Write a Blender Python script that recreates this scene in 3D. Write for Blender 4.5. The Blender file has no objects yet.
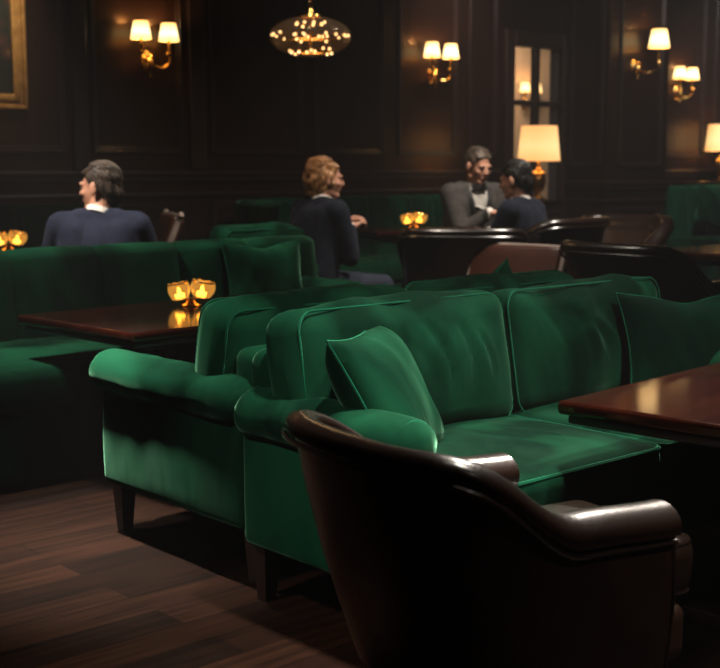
import bpy, bmesh, math, random
from mathutils import Vector, Matrix, Euler, noise
from mathutils.bvhtree import BVHTree
random.seed(7)
SC = bpy.context.scene
COL = SC.collection
PI = math.pi
A = math.radians(42.0)          # the room is turned 42 degrees to the view
CA, SA = math.cos(A), math.sin(A)

def UW(u, w, z=0.0):
    """room coordinates (u along the panelled wall, w towards it) -> world"""
    return Vector((u*CA - w*SA, u*SA + w*CA, z))

# ------------------------------------------------------------------ materials
def new_mat(name):
    m = bpy.data.materials.new(name); m.use_nodes = True
    nt = m.node_tree
    for n in list(nt.nodes): nt.nodes.remove(n)
    out = nt.nodes.new('ShaderNodeOutputMaterial')
    b = nt.nodes.new('ShaderNodeBsdfPrincipled')
    nt.links.new(b.outputs[0], out.inputs[0])
    return m, nt, b

def noise_ramp(nt, scale, cols, detail=3, stretch=(1,1,1), coord='Object', distortion=0.0, pos=None):
    tc = nt.nodes.new('ShaderNodeTexCoord')
    mp = nt.nodes.new('ShaderNodeMapping'); mp.inputs['Scale'].default_value = stretch
    nz = nt.nodes.new('ShaderNodeTexNoise')
    nz.inputs['Scale'].default_value = scale; nz.inputs['Detail'].default_value = detail
    nz.inputs['Distortion'].default_value = distortion
    rp = nt.nodes.new('ShaderNodeValToRGB')
    nt.links.new(tc.outputs[coord], mp.inputs[0]); nt.links.new(mp.outputs[0], nz.inputs['Vector'])
    nt.links.new(nz.outputs['Fac'], rp.inputs[0])
    el = rp.color_ramp.elements
    pos = pos or [0.3 + 0.4*i/(len(cols)-1) for i in range(len(cols))]
    while len(el) < len(cols): el.new(0.5)
    for e, p, c in zip(el, pos, cols):
        e.position = p; e.color = (*c, 1)
    return rp, nz

def bump(nt, b, nz, strength, dist=0.01):
    bp = nt.nodes.new('ShaderNodeBump'); bp.inputs['Strength'].default_value = strength
    bp.inputs['Distance'].default_value = dist
    nt.links.new(nz.outputs['Fac'], bp.inputs['Height']); nt.links.new(bp.outputs[0], b.inputs['Normal'])

def surf(name, c1, c2, rough=0.5, scale=6, stretch=(1,1,1), bump_s=0.0, metal=0.0, spec=0.5, coat=0.0, sheen=None, bscale=None, coord='Object', coat_rough=0.1):
    m, nt, b = new_mat(name)
    rp, nz = noise_ramp(nt, scale, [c1, c2], stretch=stretch, coord=coord)
    nt.links.new(rp.outputs[0], b.inputs['Base Color'])
    b.inputs['Roughness'].default_value = rough; b.inputs['Metallic'].default_value = metal
    b.inputs['Specular IOR Level'].default_value = spec
    b.inputs['Coat Weight'].default_value = coat; b.inputs['Coat Roughness'].default_value = coat_rough
    if sheen:
        b.inputs['Sheen Weight'].default_value = sheen[0]; b.inputs['Sheen Roughness'].default_value = sheen[1]
        b.inputs['Sheen Tint'].default_value = (*sheen[2], 1)
    if bump_s:
        if bscale:
            _, nz = noise_ramp(nt, bscale, [c1, c2], stretch=stretch)
        bump(nt, b, nz, bump_s)
    return m

def glow(name, col, strength, base=(0.8,0.6,0.3)):
    m, nt, b = new_mat(name)
    rp, nz = noise_ramp(nt, 9, [tuple(c*0.92 for c in col), col], coord='Object')
    nt.links.new(rp.outputs[0], b.inputs['Emission Color'])
    b.inputs['Base Color'].default_value = (*base, 1)
    b.inputs['Emission Strength'].default_value = strength; b.inputs['Roughness'].default_value = 0.8
    return m

def shade_glow(name, low, high, strength):
    """fabric lamp shade lit from inside: whiter at the lower middle, amber at the rims (object-space height)"""
    m, nt, b = new_mat(name)
    tc = nt.nodes.new('ShaderNodeTexCoord'); sp = nt.nodes.new('ShaderNodeSeparateXYZ')
    nt.links.new(tc.outputs['Generated'], sp.inputs[0])
    rp = nt.nodes.new('ShaderNodeValToRGB'); nt.links.new(sp.outputs['Z'], rp.inputs[0])
    el = rp.color_ramp.elements; el.new(0.35)
    el[0].position = 0.0; el[0].color = (*low, 1)
    el[1].position = 0.4; el[1].color = (*high, 1)
    el[2].position = 1.0; el[2].color = (*low, 1)
    nt.links.new(rp.outputs[0], b.inputs['Emission Color'])
    b.inputs['Emission Strength'].default_value = strength
    b.inputs['Base Color'].default_value = (0.7, 0.55, 0.3, 1); b.inputs['Roughness'].default_value = 0.9
    return m

VG = (0.23, 0.60, 0.37)
M = {}
def mat_velvet(name, c1, c2, sheen, lo=0.25):
    """deep pile: brushed nap varies both the colour and the sheen"""
    m, nt, b = new_mat(name)
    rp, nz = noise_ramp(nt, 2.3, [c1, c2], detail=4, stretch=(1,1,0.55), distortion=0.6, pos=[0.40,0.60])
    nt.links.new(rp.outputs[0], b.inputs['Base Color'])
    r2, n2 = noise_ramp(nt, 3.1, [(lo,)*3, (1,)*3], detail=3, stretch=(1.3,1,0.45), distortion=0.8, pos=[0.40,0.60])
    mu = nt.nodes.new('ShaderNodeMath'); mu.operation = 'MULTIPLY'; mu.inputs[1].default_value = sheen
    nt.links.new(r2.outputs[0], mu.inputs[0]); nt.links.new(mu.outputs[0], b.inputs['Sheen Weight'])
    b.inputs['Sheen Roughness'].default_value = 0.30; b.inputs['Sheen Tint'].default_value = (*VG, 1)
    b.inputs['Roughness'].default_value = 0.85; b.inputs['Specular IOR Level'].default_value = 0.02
    _, n3 = noise_ramp(nt, 7, [c1, c2], detail=2, stretch=(1,1,0.4))
    bump(nt, b, n3, 0.30, 0.012)
    return m
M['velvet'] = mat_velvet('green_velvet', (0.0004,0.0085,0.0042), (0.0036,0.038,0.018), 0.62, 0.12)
M['velvet_dark_shaded'] = mat_velvet('dark_shaded_green_velvet', (0.0003,0.0055,0.0030), (0.0008,0.015,0.008), 0.17)  # darker copy of the velvet, with the right pillow's shade in its colour
M['velvet_piping'] = surf('green_velvet_piping', (0.0006,0.025,0.012), (0.0018,0.055,0.027), 0.8, 12, spec=0.03, sheen=(0.7,0.4,(0.15,0.7,0.4)))
M['leather'] = surf('brown_leather', (0.013,0.0054,0.0032), (0.025,0.0100,0.0056), 0.34, 5, bump_s=0.10, spec=0.5, coat=0.25, bscale=90, coat_rough=0.25)
M['leather_rim'] = surf('polished_brown_leather', (0.0085,0.0038,0.0024), (0.0155,0.0064,0.0039), 0.27, 5, bump_s=0.08, spec=0.8, coat=0.35, bscale=90, coat_rough=0.22)
M['leather_red'] = surf('reddish_brown_leather', (0.045,0.013,0.0065), (0.075,0.022,0.011), 0.30, 5, bump_s=0.08, spec=0.5, coat=0.3, bscale=90, coat_rough=0.25)
M['leather_pale'] = surf('pale_leather_edge', (0.26,0.20,0.17), (0.38,0.30,0.26), 0.4, 6, bump_s=0.05, spec=0.5, bscale=60)  # paler leather along the side chair edges
M['wood_wall'] = surf('dark_mahogany_panel', (0.0075,0.0036,0.0028), (0.014,0.0058,0.0042), 0.17, 3.0, (5,5,0.5), 0.03, spec=0.7)
M['wood_wall'].node_tree.nodes['Principled BSDF'].inputs['Specular Tint'].default_value = (1.0,0.62,0.36,1)
M['wood_wall'].node_tree.nodes['Principled BSDF'].inputs['Roughness'].default_value = 0.29
M['wood_trim'] = surf('dark_mahogany_moulding', (0.013,0.0062,0.0048), (0.022,0.0095,0.007), 0.30, 4.0, (4,4,0.6), 0.03, spec=0.6)
M['mahogany'] = surf('polished_mahogany', (0.009,0.0017,0.0010), (0.019,0.0036,0.0019), 0.10, 3.0, (0.7,7,7), 0.0, spec=1.0, coat=0.0)
M['mahogany'].node_tree.nodes['Principled BSDF'].inputs['Specular Tint'].default_value = (1.0,0.66,0.32,1)
M['dark_wood'] = surf('dark_stained_wood', (0.009,0.0042,0.003), (0.02,0.0085,0.006), 0.35, 5, (4,4,0.6), 0.04)
M['brass'] = surf('aged_brass', (0.55,0.30,0.075), (0.80,0.48,0.15), 0.24, 11, metal=1.0)
M['brass_dark'] = surf('dark_bronze', (0.22,0.12,0.04), (0.38,0.21,0.07), 0.3, 11, metal=1.0)
M['gold_frame'] = surf('gilded_wood', (0.30,0.15,0.04), (0.46,0.25,0.075), 0.38, 18, bump_s=0.3, metal=0.35)
M['steel'] = surf('brushed_metal_foot', (0.35,0.33,0.32), (0.5,0.48,0.46), 0.3, 20, metal=1.0)
M['shade'] = shade_glow('pleated_sconce_shade', (1.0,0.50,0.12), (1.0,0.86,0.47), 2.4)
M['shade_lamp'] = shade_glow('linen_lamp_shade', (0.95,0.42,0.12), (1.0,0.63,0.24), 1.15)
M['bulb'] = glow('warm_bulb', (1.0,0.72,0.38), 3.4)
M['flame'] = glow('candle_glow', (1.0,0.46,0.07), 7.0)
M['suit_navy'] = surf('navy_wool', (0.010,0.013,0.026), (0.016,0.020,0.040), 0.85, 30, spec=0.10, sheen=(0.08,0.5,(0.4,0.45,0.7)))
M['suit_black'] = surf('black_navy_wool', (0.005,0.006,0.011), (0.009,0.011,0.019), 0.85, 30, spec=0.10, sheen=(0.06,0.5,(0.5,0.55,0.7)))
M['suit_grey'] = surf('charcoal_grey_wool', (0.038,0.034,0.031), (0.058,0.052,0.048), 0.85, 30, spec=0.15, sheen=(0.06,0.5,(0.6,0.6,0.6)))
M['lapel'] = surf('dark_grey_lapel', (0.020,0.018,0.017), (0.032,0.029,0.027), 0.5, 20)
M['trouser_blue'] = surf('grey_blue_trouser', (0.018,0.022,0.034), (0.028,0.033,0.05), 0.9, 25, spec=0.1)
M['black_cloth'] = surf('black_satin', (0.003,0.003,0.003), (0.006,0.006,0.006), 0.5, 20)
M['shirt'] = surf('white_cotton', (0.62,0.58,0.53), (0.74,0.70,0.65), 0.8, 20, spec=0.2)
M['skin'] = surf('skin', (0.40,0.19,0.12), (0.50,0.25,0.165), 0.5, 8, spec=0.35)
M['hair_brown'] = surf('dark_brown_hair', (0.024,0.015,0.010), (0.060,0.039,0.027), 0.55, 26, (1,1,0.25), 0.4)
M['hair_blond'] = surf('sandy_blond_hair', (0.17,0.075,0.022), (0.40,0.20,0.075), 0.45, 22, (1,1,0.3), 0.4)
M['hair_grey'] = surf('greying_brown_hair', (0.050,0.033,0.022), (0.105,0.075,0.054), 0.5, 26, (1,1,0.3), 0.4)
M['hair_black'] = surf('black_hair', (0.006,0.005,0.005), (0.016,0.012,0.010), 0.42, 26, (1,1,0.3), 0.4)
M['eye'] = surf('dark_eye', (0.01,0.007,0.005), (0.03,0.02,0.014), 0.2, 20)
M['lip'] = surf('lips', (0.32,0.11,0.085), (0.38,0.14,0.11), 0.5, 20)
M['hall_wall'] = surf('tan_plaster', (0.30,0.215,0.15), (0.36,0.26,0.185), 0.9, 2)
M['ceiling'] = surf('dark_ceiling', (0.012,0.010,0.009), (0.018,0.015,0.013), 0.8, 2)

def mat_floor():
    m, nt, b = new_mat('dark_plank_floor')
    tc = nt.nodes.new('ShaderNodeTexCoord')
    br = nt.nodes.new('ShaderNodeTexBrick')
    br.inputs['Scale'].default_value = 1.0; br.inputs['Brick Width'].default_value = 1.1
    br.inputs['Row Height'].default_value = 0.135; br.inputs['Mortar Size'].default_value = 0.0022
    br.offset = 0.37; br.inputs['Bias'].default_value = 0.0
    br.inputs['Color1'].default_value = (0.006,0.0025,0.0016,1); br.inputs['Color2'].default_value = (0.0175,0.0068,0.0036,1)
    br.inputs['Mortar'].default_value = (0.003,0.0015,0.001,1)
    nt.links.new(tc.outputs['Object'], br.inputs['Vector'])
    rp, nz = noise_ramp(nt, 2.2, [(0.45,0.45,0.45),(1.25,1.2,1.15)], detail=5, stretch=(1.2,16,1))
    mx = nt.nodes.new('ShaderNodeMix'); mx.data_type = 'RGBA'; mx.blend_type = 'MULTIPLY'; mx.inputs[0].default_value = 1.0
    nt.links.new(br.outputs['Color'], mx.inputs[6]); nt.links.new(rp.outputs[0], mx.inputs[7])
    nt.links.new(mx.outputs[2], b.inputs['Base Color'])
    b.inputs['Roughness'].default_value = 0.48; b.inputs['Specular IOR Level'].default_value = 0.13
    bump(nt, b, nz, 0.06)
    return m
M['floor'] = mat_floor()

def mat_painting():
    m, nt, b = new_mat('old_still_life_paint')
    tc = nt.nodes.new('ShaderNodeTexCoord')
    vo = nt.nodes.new('ShaderNodeTexVoronoi'); vo.inputs['Scale'].default_value = 8.0
    nt.links.new(tc.outputs['Object'], vo.inputs['Vector'])
    rp = nt.nodes.new('ShaderNodeValToRGB'); nt.links.new(vo.outputs['Distance'], rp.inputs[0])
    el = rp.color_ramp.elements
    el[0].position = 0.12; el[0].color = (0.30,0.19,0.10,1)
    el[1].position = 0.55; el[1].color = (0.012,0.013,0.010,1)
    e = el.new(0.3); e.color = (0.05,0.02,0.014,1)
    r2, _ = noise_ramp(nt, 3, [(0.3,0.3,0.3),(1.1,1.1,1.0)], detail=4)
    mx = nt.nodes.new('ShaderNodeMix'); mx.data_type = 'RGBA'; mx.blend_type = 'MULTIPLY'; mx.inputs[0].default_value = 1.0
    nt.links.new(rp.outputs[0], mx.inputs[6]); nt.links.new(r2.outputs[0], mx.inputs[7])
    nt.links.new(mx.outputs[2], b.inputs['Base Color']); b.inputs['Roughness'].default_value = 0.4
    return m
M['painting'] = mat_painting()

def mat_glass(name, col, rough=0.03, glowc=None, gs=0.0):
    m, nt, b = new_mat(name)
    rp, nz = noise_ramp(nt, 14, [tuple(c*0.85 for c in col), col])
    nt.links.new(rp.outputs[0], b.inputs['Base Color'])
    b.inputs['Transmission Weight'].default_value = 1.0; b.inputs['Roughness'].default_value = rough
    b.inputs['IOR'].default_value = 1.45
    if glowc:
        b.inputs['Emission Color'].default_value = (*glowc, 1); b.inputs['Emission Strength'].default_value = gs
    return m
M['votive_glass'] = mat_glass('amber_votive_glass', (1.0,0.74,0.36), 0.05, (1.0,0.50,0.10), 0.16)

def mat_thin(name, tint, alpha, rough=0.06):
    """thin glass: mostly see-through with its own sheen, no refraction"""
    m = bpy.data.materials.new(name); m.use_nodes = True
    nt = m.node_tree
    for n in list(nt.nodes): nt.nodes.remove(n)
    out = nt.nodes.new('ShaderNodeOutputMaterial'); mix = nt.nodes.new('ShaderNodeMixShader')
    tr = nt.nodes.new('ShaderNodeBsdfTransparent'); tr.inputs[0].default_value = (*tint, 1)
    b = nt.nodes.new('ShaderNodeBsdfPrincipled'); b.inputs['Roughness'].default_value = rough
    rp, _ = noise_ramp(nt, 6, [tuple(t*0.12 for t in tint), tuple(t*0.16 for t in tint)])
    nt.links.new(rp.outputs[0], b.inputs['Base Color'])
    mix.inputs[0].default_value = alpha
    nt.links.new(tr.outputs[0], mix.inputs[1]); nt.links.new(b.outputs[0], mix.inputs[2]); nt.links.new(mix.outputs[0], out.inputs[0])
    return m
M['pane'] = mat_thin('window_glass', (0.95,0.92,0.88), 0.10)
M['globe'] = mat_thin('smoked_amber_glass', (0.80,0.62,0.46), 0.20)

# ------------------------------------------------------------------ mesh helpers
def link(o, parent=None, loc=(0,0,0), rot=(0,0,0)):
    COL.objects.link(o); o.parent = parent; o.location = loc; o.rotation_euler = rot
    return o

def obj(name, bm, mat, parent=None, loc=(0,0,0), rot=(0,0,0), smooth=True, auto=None):
    me = bpy.data.meshes.new(name)
    bmesh.ops.recalc_face_normals(bm, faces=bm.faces[:])
    if smooth:
        for f in bm.faces: f.smooth = True
        lim = math.radians(auto or 40)
        for e in bm.edges:
            if len(e.link_faces) == 2 and e.calc_face_angle(0) > lim: e.smooth = False
    bm.to_mesh(me); bm.free()
    me.materials.append(mat if not isinstance(mat, str) else M[mat])
    return link(bpy.data.objects.new(name, me), parent, loc, rot)

def empty(name, loc, rz=0.0):
    o = bpy.data.objects.new(name, None); o.empty_display_size = 0.1
    return link(o, None, loc, (0,0,rz))

def tag(o, label, cat, group=None, kind=None):
    if label: o['label'] = label
    if cat: o['category'] = cat
    if group: o['group'] = group
    if kind: o['kind'] = kind
    return o

def thing(name, label, cat, u, w, z=0.0, rz=0.0, group=None):
    return tag(empty(name, UW(u, w, z), A + rz), label, cat, group)

def copy_tree(o, parent=None):
    c = o.copy(); COL.objects.link(c); c.parent = parent
    for ch in list(o.children): copy_tree(ch, c)
    return c

def place(o, u, w, z=0.0, rz=0.0, label=None, group=None):
    o.location = UW(u, w, z); o.rotation_euler = (0,0,A+rz)
    if label: o['label'] = label
    if group: o['group'] = group
    return o

def box(bm, c, s, bev=0.0, seg=2, mat=None):
    r = bmesh.ops.create_cube(bm, size=1.0)
    vs = r['verts']
    mtx = Matrix.Translation(c) @ (mat or Matrix()) @ Matrix.Diagonal((s[0], s[1], s[2], 1))
    bmesh.ops.transform(bm, matrix=mtx, verts=vs)
    if bev > 0:
        es = list({e for v in vs for e in v.link_edges})
        bmesh.ops.bevel(bm, geom=es, offset=bev, segments=seg, affect='EDGES', profile=0.5, clamp_overlap=True)
    return bm

def lathe(bm, prof, seg=28, c=(0,0,0), mat=None):
    rings = []
    for r, z in prof:
        ring = []
        for i in range(seg):
            a = 2*PI*i/seg
            p = Vector((r*math.cos(a), r*math.sin(a), z))
            if mat: p = mat @ p
            ring.append(bm.verts.new(p + Vector(c)))
        rings.append(ring)
    for a, b in zip(rings, rings[1:]):
        for i in range(seg):
            bm.faces.new((a[i], a[(i+1)%seg], b[(i+1)%seg], b[i]))
    if prof[0][0] > 1e-4: bm.faces.new(rings[0][::-1])
    if prof[-1][0] > 1e-4: bm.faces.new(rings[-1])
    bmesh.ops.remove_doubles(bm, verts=[v for r in rings for v in r], dist=1e-6)
    return bm

def open_cone(bm, r0, r1, h, th=0.003, seg=36, c=(0,0,0)):
    """an open-ended shade wall with thickness"""
    rings = []
    for r, z in ((r0,0),(r1,h),(r1-th,h),(r0-th,0)):
        rings.append([bm.verts.new(Vector(c)+Vector((r*math.cos(2*PI*i/seg), r*math.sin(2*PI*i/seg), z))) for i in range(seg)])
    for k in range(4):
        a, b = rings[k], rings[(k+1)%4]
        for i in range(seg): bm.faces.new((a[i], a[(i+1)%seg], b[(i+1)%seg], b[i]))
    return bm

def tube(bm, pts, r, seg=10, closed=False, caps=True):
    pts = [Vector(p) for p in pts]; n = len(pts)
    rr = r if callable(r) else (lambda t: r)
    rings = []; prev = None
    for i, p in enumerate(pts):
        if closed: t = (pts[(i+1)%n] - pts[i-1])
        else: t = pts[min(i+1,n-1)] - pts[max(i-1,0)]
        if t.length < 1e-9: t = Vector((0,0,1))
        t.normalize()
        if prev is None:
            ref = Vector((0,0,1)) if abs(t.z) < 0.9 else Vector((1,0,0))
            nn = t.cross(ref).normalized()
        else:
            nn = prev - t*prev.dot(t)
            nn = nn.normalized() if nn.length > 1e-6 else t.orthogonal().normalized()
        prev = nn; bb = t.cross(nn)
        rad = rr(i/max(1,n-1))
        rings.append([bm.verts.new(p + (nn*math.cos(2*PI*k/seg) + bb*math.sin(2*PI*k/seg))*rad) for k in range(seg)])
    m = n if closed else n-1
    for i in range(m):
        a, b = rings[i], rings[(i+1)%n]
        for k in range(seg): bm.faces.new((a[k], a[(k+1)%seg], b[(k+1)%seg], b[k]))
    if caps and not closed:
        bm.faces.new(rings[0][::-1]); bm.faces.new(rings[-1])
    return bm

def spline(ctrl, n=8):
    """Catmull-Rom through control points"""
    P = [Vector(p) for p in ctrl]; P = [P[0]*2-P[1]] + P + [P[-1]*2-P[-2]]
    out = []
    for i in range(1, len(P)-2):
        for k in range(n):
            t = k/n
            out.append(0.5*((2*P[i]) + (-P[i-1]+P[i+1])*t + (2*P[i-1]-5*P[i]+4*P[i+1]-P[i+2])*t*t + (-P[i-1]+3*P[i]-3*P[i+1]+P[i+2])*t**3))
    out.append(P[-2]); return out

def axis_samples(h, r, n):
    a = [-h + r*(1-math.cos(PI/2*i/4)) for i in range(4)]
    mid = [-(h-r) + 2*(h-r)*i/n for i in range(n+1)]
    return a + mid + [-x for x in reversed(a)]

def soft_box(size, r, n=10, bulge=(0,0,0), wr=0.0, freq=(5,5,5), seed=0, c=(0,0,0), rot=None, creases=()):
    """upholstered block: rounded edges, puffed faces, soft wrinkles"""
    bm = bmesh.new()
    h = [s/2 for s in size]; r = min(r, min(h)*0.98)
    ax = [axis_samples(h[i], r, n) for i in range(3)]
    cache = {}
    def vert(p):
        k = tuple(round(x, 6) for x in p)
        if k not in cache: cache[k] = bm.verts.new(p)
        return cache[k]
    for a in range(3):
        b, d = (a+1)%3, (a+2)%3
        for s in (-1, 1):
            for i in range(len(ax[b])-1):
                for j in range(len(ax[d])-1):
                    q = []
                    for (ii, jj) in ((i,j),(i+1,j),(i+1,j+1),(i,j+1)):
                        p = [0,0,0]; p[a] = s*h[a]; p[b] = ax[b][ii]; p[d] = ax[d][jj]
                        q.append(vert(tuple(p)))
                    bm.faces.new(q if s > 0 else q[::-1])
    off = Vector((seed*3.7, seed*1.3, seed*5.1))
    for v in bm.verts:
        p = v.co.copy()
        q = Vector([max(-(h[i]-r), min(h[i]-r, p[i])) for i in range(3)])
        d = p - q
        if d.length > 1e-9: p = q + d.normalized()*r
        t = [p[i]/h[i] for i in range(3)]
        f = [max(0, 1-x*x) for x in t]
        p2 = p.copy()
        p2.x += bulge[0]*t[0]*f[1]*f[2]; p2.y += bulge[1]*t[1]*f[0]*f[2]; p2.z += bulge[2]*t[2]*f[0]*f[1]
        v.co = p2
    bm.normal_update()
    if wr:
        for v in bm.verts:
            s = Vector((v.co.x*freq[0], v.co.y*freq[1], v.co.z*freq[2])) + off
            v.co += v.normal * (noise.noise(s)*wr + noise.noise(s*2.3)*wr*0.4)
    for (x0, z0, x1, z1, dep, wd) in creases:          # soft folds on the seat-facing side (-y)
        a, b = Vector((x0, z0)), Vector((x1, z1)); ab = b-a
        for v in bm.verts:
            if v.co.y > 0: continue
            p = Vector((v.co.x, v.co.z)); t = max(0, min(1, (p-a).dot(ab)/ab.length_squared))
            q = a + ab*t + Vector((-ab.y, ab.x))*0.10*math.sin(PI*t); d = (p-q).length; env = math.sin(PI*min(0.98,max(0.02,t)))**0.6
            v.co.y += dep*env*(math.exp(-(d/wd)**2) - 0.55*math.exp(-((d-2.0*wd)/(wd*1.1))**2))
    if rot: bmesh.ops.transform(bm, matrix=rot, verts=bm.verts)
    bmesh.ops.translate(bm, vec=c, verts=bm.verts)
    return bm

def rect_loop(hx, hy, r, z=0.0, n=5):
    pts = []
    for cx, cy, a0 in ((hx-r,hy-r,0),(-(hx-r),hy-r,90),(-(hx-r),-(hy-r),180),(hx-r,-(hy-r),270)):
        for i in range(n+1):
            a = math.radians(a0 + 90*i/n); pts.append((cx+r*math.cos(a), cy+r*math.sin(a), z))
    return pts

def pillow(w, h, t, seed=0, n=34, dent=0.0):
    """scatter cushion lying in the local x-z plane (thickness along y), pinched corners; returns bm, edge loop"""
    bm = bmesh.new(); g = {}
    off = Vector((seed*2.1, seed*4.3, seed))
    def pos(i, j, side):
        x = -1 + 2*i/n; y = -1 + 2*j/n
        X = x*(1-0.10*(1-y*y)*abs(x)) ; Y = y*(1-0.10*(1-x*x)*abs(y))
        prof = (max(0,(1-x**4))*max(0,(1-y**4)))**0.55
        prof *= 1 - 0.25*(x*x+y*y)/2
        T = t/2*prof*side
        p = Vector((X*w/2, T, Y*h/2))
        if dent and y > 0: p.z -= dent*h*math.exp(-(x/0.35)**2)*max(0,y)**2
        e = noise.noise(Vector((p.x*9, p.z*5, side*2.0))+off)*0.012 + noise.noise(Vector((p.x*22, p.z*12, side))+off)*0.004
        p.y += e*side*min(1, prof*2)
        return p
    for side in (-1, 1):
        for i in range(n+1):
            for j in range(n+1):
                edge = i in (0,n) or j in (0,n)
                k = (i,j,0 if edge else side)
                if k not in g: g[k] = bm.verts.new(pos(i,j,side))
        for i in range(n):
            for j in range(n):
                q = []
                for a, b in ((i,j),(i+1,j),(i+1,j+1),(i,j+1)):
                    q.append(g[(a,b,0 if (a in (0,n) or b in (0,n)) else side)])
                bm.faces.new(q if side > 0 else q[::-1])
    loop = [g[(i,0,0)].co.copy() for i in range(n)] + [g[(n,j,0)].co.copy() for j in range(n)] + \
           [g[(n-i,n,0)].co.copy() for i in range(n)] + [g[(0,n-j,0)].co.copy() for j in range(n)]
    return bm, loop

def throw_pillow(label, u, w, z, face_deg, tilt_deg, roll_deg, size=(0.44,0.44,0.17), seed=1, mat='velvet', dent=0.0, group=None):
    """z is the centre height; face_deg turns the face in the room, tilt leans it back, roll spins it in its plane"""
    bm, loop = pillow(size[0], size[1], size[2], seed, dent=dent)
    R = Matrix.Rotation(math.radians(face_deg), 4, 'Z') @ Matrix.Rotation(math.radians(-tilt_deg), 4, 'X') @ Matrix.Rotation(math.radians(roll_deg), 4, 'Y')
    bmesh.ops.transform(bm, matrix=R, verts=bm.verts)
    lo = min(v.co.z for v in bm.verts)
    root = thing('throw_pillow', label, 'pillow', u, w, z+lo, 0, group)
    bmesh.ops.translate(bm, vec=(0,0,-lo), verts=bm.verts)
    obj('pillow_body', bm, mat, root)
    b2 = bmesh.new(); tube(b2, [R @ p + Vector((0,0,-lo)) for p in loop], 0.0030, 6, closed=True)
    obj('piping', b2, 'velvet_piping', root)
    return root

# ------------------------------------------------------------------ the room
def struct(name, bm, mat, rot=A, smooth=False, parent=None):
    o = obj(name, bm, mat, parent, (0,0,0), (0,0,rot), smooth=smooth)
    if parent is None: o['kind'] = 'structure'
    return o

WALL = 8.2; CEIL = 3.6
U0, U1 = -3.0, 17.0
bm = bmesh.new(); box(bm, ((U0+U1)/2, 3.6, -0.05), (U1-U0, 9.4, 0.1)); struct('floor', bm, 'floor')
bm = bmesh.new(); box(bm, ((U0+U1)/2, 3.6, CEIL+0.05), (U1-U0, 9.4, 0.1)); struct('ceiling', bm, 'ceiling')
WU0, WU1, WZ0, WZ1 = 9.36, 10.16, 0.62, 2.42           # window opening
bm = bmesh.new(); T = 0.16
for a, b, z0, z1 in ((U0,WU0,0,CEIL),(WU1,U1,0,CEIL),(WU0,WU1,0,WZ0),(WU0,WU1,WZ1,CEIL)):
    box(bm, ((a+b)/2, WALL+T/2, (z0+z1)/2), (b-a, T, z1-z0))
struct('wall_back', bm, 'wood_wall')

def moulding_frame(bm, a, b, z0, z1, w, width=0.045, depth=0.022, axis='u'):
    """a mitred raised moulding round a panel: stepped section"""
    for k, (d, off) in enumerate(((depth, 0.0), (depth*0.55, width*0.55))):
        ww = width*0.55
        for (c0, c1, y0, y1) in ((a+off, a+off+ww, z0+off, z1-off), (b-off-ww, b-off, z0+off, z1-off),
                                 (a+off, b-off, z0+off, z0+off+ww), (a+off, b-off, z1-off-ww, z1-off)):
            if axis == 'u': box(bm, ((c0+c1)/2, w-d/2, (y0+y1)/2), (c1-c0, d, y1-y0), 0.004, 1)
            else: box(bm, (w-d/2, (c0+c1)/2, (y0+y1)/2), (d, c1-c0, y1-y0), 0.004, 1)

tn = 0
def trim(bm, mat='wood_trim'):
    global tn
    tn += 1
    return struct('trim_%d' % tn, bm, mat)
for a, b in ((1.2,2.75),(2.95,4.50),(4.72,5.52),(5.78,6.72),(6.86,7.66),(7.84,8.60),(8.76,9.16),(11.45,12.75),(12.95,14.2)):
    bm = bmesh.new(); moulding_frame(bm, a, b, 1.32, 3.3, WALL); trim(bm)
    bm = bmesh.new(); moulding_frame(bm, a, b, 0.22, 0.94, WALL); trim(bm)
for a, b in ((U0,9.22),(11.25,U1)):
    bm = bmesh.new()
    L = b-a; c = (a+b)/2
    box(bm, (c, WALL-0.022, 1.17), (L, 0.044, 0.035), 0.008, 2); box(bm, (c, WALL-0.012, 1.13), (L, 0.024, 0.05), 0.006, 2)
    box(bm, (c, WALL-0.012, 1.005), (L, 0.022, 0.03), 0.006, 2)
    trim(bm)
bm = bmesh.new(); box(bm, ((U0+9.22)/2, WALL-0.014, 0.08), (9.22-U0, 0.028, 0.16), 0.008, 2); struct('baseboard_left', bm, 'wood_trim')
bm = bmesh.new(); box(bm, ((11.25+U1)/2, WALL-0.014, 0.08), (U1-11.25, 0.028, 0.16), 0.008, 2); struct('baseboard_right', bm, 'wood_trim')
for a, b in ((4.56,4.68),(5.58,5.72)):                       # flat pilaster strips
    bm = bmesh.new(); box(bm, ((a+b)/2, WALL-0.018, 2.4), (b-a, 0.036, 2.4), 0.006, 2)
    trim(bm)

# pier between the window bay and the right-hand bay
PF = 7.66
bm = bmesh.new(); box(bm, (10.74, (PF+WALL)/2, CEIL/2), (1.02, WALL-PF, CEIL), 0.006, 1); struct('wall_pier', bm, 'wood_wall')
bm = bmesh.new()
moulding_frame(bm, 10.40, 11.14, 1.22, 3.3, PF); moulding_frame(bm, 10.40, 11.14, 0.24, 0.80, PF); trim(bm)
bm = bmesh.new(); moulding_frame(bm, 7.72, 8.14, 1.22, 3.3, 10.23, axis='w'); trim(bm)
bm = bmesh.new()
for z, d, h in ((1.06,0.045,0.035),(1.02,0.026,0.05),(0.88,0.022,0.03),(0.08,0.028,0.16)):
    box(bm, (10.74, PF-d/2, z), (1.02+2*d, d, h), 0.006, 2); box(bm, (10.23-d/2, (PF+WALL)/2, z), (d, WALL-PF, h), 0.006, 2)
trim(bm)

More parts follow.
